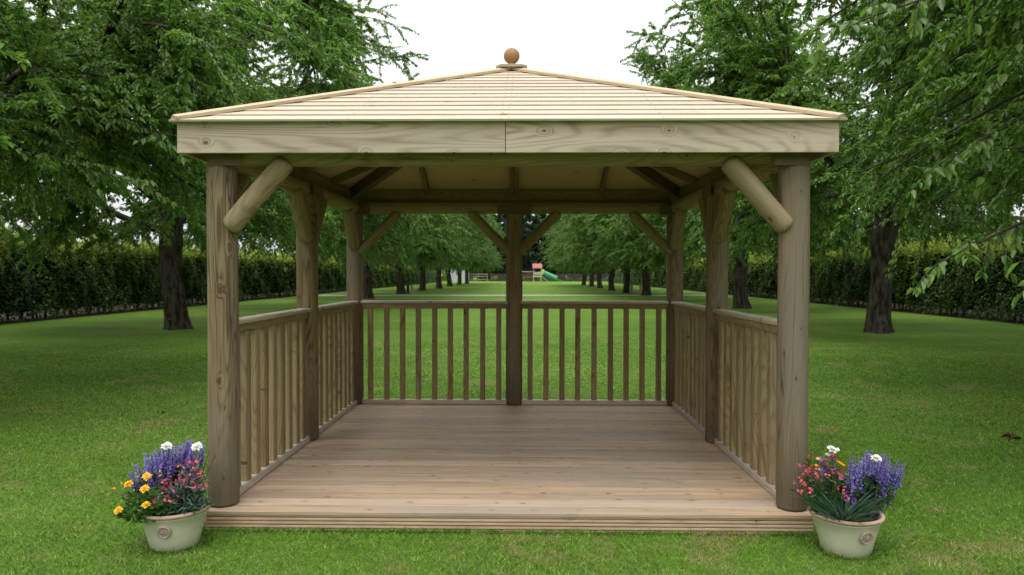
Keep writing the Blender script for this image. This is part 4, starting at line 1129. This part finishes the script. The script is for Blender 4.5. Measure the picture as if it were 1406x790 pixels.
tt = np.array([[p[0] - pk.location.x, p[1] - pk.location.y, p[2] - pk.location.z - .015] for p in lst] + [[rng.uniform(-.1, .15), rng.uniform(-.13, .05), rng.uniform(.02, .10)] for _ in range(26)])
clump((0, 0, 0), .04, tt, 12, .042, .2, 'pl_blue', pk)
wc = empty('carnation_plant', potL.location + Vector((.06, .05, POT_H - .02)), 0, 'two white ruffled flowers on tall stems above the left pot', 'flowers')
heads(wc, CARN, 'flower', [(*rel(potL, -.008, -.06, .515), 1.25), (*rel(potL, .138, -.04, .510), 1.25)], face=(0, -.5, .75))
WB = head_mesh('bud', 8, [(6, .001, .010, .006, 2.5)], 'bush')if False else None
tt = np.array([[.13, .0, .27], [.11, -.02, .22], [.10, .0, .30], [-.06, -.07, .31], [.02, .02, .2]])
clump((0, 0, 0), .03, tt, 4, .03, .22, 'pl_blue', wc)

# right pot --------------------------------------------------------
tips = []
for i in range(54):
    x = .0 + .27 * (i / 53.0) + rng.uniform(-.012, .012)
    top = np.interp(x, [0, .05, .12, .2, .27], [.41, .49, .525, .51, .46])
    z = top - abs(rng.normal(0, .04)) - (.13 * rng.random() if i % 3 == 0 else 0)
    tips.append((x, .0 + rng.uniform(-.07, .09), float(z)))
for x in (-.13, -.105, -.08, -.06, -.045, -.03): tips.append((x + rng.uniform(-.01, .01), .05 + rng.uniform(-.03, .03), float(rng.uniform(.42, .48))))
salvia(potR, (.07, .03), tips, 'bushy plant with purple flower spikes on the right side of the right pot')
pk2 = empty('pink_flower_plant', potR.location + Vector((-.09, .02, POT_H - .02)), 0, 'plant with small coral and magenta flowers at the left of the right pot', 'flowers')
lst = []
for i in range(56):
    x = rng.uniform(-.24, -.03); z = rng.uniform(.30, .44) - .06 * (rng.random() < .3) + .03 * (x > -.18)
    lst.append(rel(potR, x, rng.uniform(-.10, .08), float(z)))
clusters(pk2, lst)
tt = np.array([[p[0] - pk2.location.x, p[1] - pk2.location.y, p[2] - pk2.location.z - .015] for p in lst])
clump((0, 0, 0), .04, tt, 11, .04, .2, 'pl_dark', pk2)
mg2 = empty('marigold_plant', potR.location + Vector((-.02, .06, POT_H - .02)), 0, 'plant with a few small orange-yellow blooms at the back of the right pot', 'flowers')
heads(mg2, BUD, 'bud', [(*rel(potR, -.125 + .017 * k, .06 + .01 * (k % 3), .41 + .012 * ((k * 7) % 4) - .01), 1.5) for k in range(9)])
clump((0, 0, 0), .03, np.column_stack([rng.uniform(-.1, .06, 14), rng.uniform(-.04, .05, 14), rng.uniform(.1, .2, 14)]), 10, .04, .35, 'pl_mid', mg2)
wc2 = empty('carnation_plant', potR.location + Vector((-.05, -.05, POT_H - .02)), 0, 'blue-grey grassy leaved plant with white ruffled flowers in the right pot', 'flowers')
heads(wc2, CARN, 'flower', [(*rel(potR, -.075, .0, .505), 1.2), (*rel(potR, .105, -.09, .485), 1.15)], face=(0, -.4, .85))
heads(wc2, CARN, 'bud', [(*rel(potR, -.045, .0, .508), .5), (*rel(potR, -.095, .0, .482), .55), (*rel(potR, -.145, .0, .46), .4)], face=(0, -.4, .85))
n = 170; a = rng.uniform(0, 6.28, n); P = np.column_stack([np.cos(a), np.sin(a), a * 0]) * rng.uniform(0, .05, (n, 1)) + np.array([.0, -.02, 0])
A = np.column_stack([np.cos(a) * .75, np.sin(a) * .6 - .15, rng.uniform(.5, 1.6, n)]); Nn = np.column_stack([-np.cos(a) * .5, -np.sin(a) * .5, np.ones(n)])
Ls = rng.uniform(.10, .21, n)
leafset(P, A, Nn, Ls, np.full(n, .0065), 'pl_blue', 'foliage', wc2, droop=.25, fold=.4)

M['deadleaf'] = plain('dead_brown_leaf', (0.12, 0.065, 0.035), 0.8, 0.2, 0, .3, 90)
for (x, y, s_, lab) in [(4.2, 2.16, 1.2, 'curled brown dead leaf lying on the lawn right of the right pot'), (-3.5, 3.1, .5, 'small brown dead leaf lying on the lawn left of the left pot')]:
    P = np.array([[0, 0, 0.0], [.02, .01, .004], [-.02, .015, .002]]); A = np.array([[1, .2, .25], [-.4, 1, .3], [-.6, -.7, .2]])
    V, Q = leaves(P, A, np.array([[0, -.4, 1.0], [.5, 0, 1], [0, .4, 1.0]]), np.array([.10, .07, .06]) * s_, np.array([.05, .04, .03]) * s_, .5, .5)
    tag(obj('dead_leaf', mesh_np('dead_leaf', V, quads=Q, mats=[M['deadleaf']]), None, (x, y, .014)), lab, 'leaf')

# ------------------------------------------------------------------ grass blades on the near lawn
def grass(N=760000):
    g = np.random.default_rng(99)
    cx, cy = .1, -4.0
    # density falls with distance; blades widen a little so the far sward stays closed
    r = 2.6 + (19.0 - 2.6) * g.random(N) ** 1.35
    a = g.uniform(-.86, .86, N)
    x = cx + r * np.sin(a); y = cy + r * np.cos(a)
    keep = ~((x > -1.63) & (x < 1.65) & (y > -.118) & (y < S + .09))
    for p in (potL, potR): keep &= (x - p.location.x) ** 2 + (y - p.location.y) ** 2 > .112 ** 2
    x, y, r = x[keep], y[keep], r[keep]
    # fringe that the mower misses along the deck and round the pots
    nf = 5200
    fx = g.uniform(-1.66, 1.68, nf); fy = -.124 - np.abs(g.normal(0, .018, nf))
    px = []; 
    for p in (potL, potR):
        t = g.uniform(0, 6.28, 700); q = .116 + np.abs(g.normal(0, .015, 700)); px.append(np.column_stack([p.location.x + np.cos(t) * q, p.location.y + np.sin(t) * q]))
    px = np.concatenate(px)
    sx = np.concatenate([np.full(1500, -1.645) - np.abs(g.normal(0, .02, 1500)), np.full(1500, 1.665) + np.abs(g.normal(0, .02, 1500))]); sy = g.uniform(-.12, S, 3000)
    x0 = len(x)
    x = np.concatenate([x, fx, px[:, 0], sx]); y = np.concatenate([y, fy, px[:, 1], sy])
    r = np.concatenate([r, np.full(len(x) - x0, 4.0)])
    n = len(x)
    h = g.uniform(.007, .020, n) * (1 + .25 * np.sin(x * 3.1 + 2 * np.sin(y * 2.3)) * np.sin(y * 2.7)); h[x0:] *= g.uniform(1.1, 2.1, n - x0)
    w = .0042 * (r / 4.0) ** .75 * g.uniform(.7, 1.3, n)
    fade = np.clip((19 - r) / 6, .25, 1); h *= fade
    t = g.uniform(0, 6.28, n); ln = h * g.uniform(.5, 2.3, n); la = g.uniform(0, 6.28, n)
    dx, dy = np.cos(t) * w / 2, np.sin(t) * w / 2
    V = np.empty((n, 3, 3), np.float32)
    V[:, 0] = np.column_stack([x - dx, y - dy, np.full(n, -.002)]); V[:, 1] = np.column_stack([x + dx, y + dy, np.full(n, -.002)])
    V[:, 2] = np.column_stack([x + np.cos(la) * ln, y + np.sin(la) * ln, h])
    me = mesh_np('lawn_grass', V.reshape(-1, 3), tris=np.arange(n * 3).reshape(-1, 3), mats=[M['blade']], attrs={'rnd': np.repeat(g.random(n), 3)})
    tag(obj('lawn_grass', me), 'short mown green grass with dry straw patches', 'grass', kind='stuff')
grass()
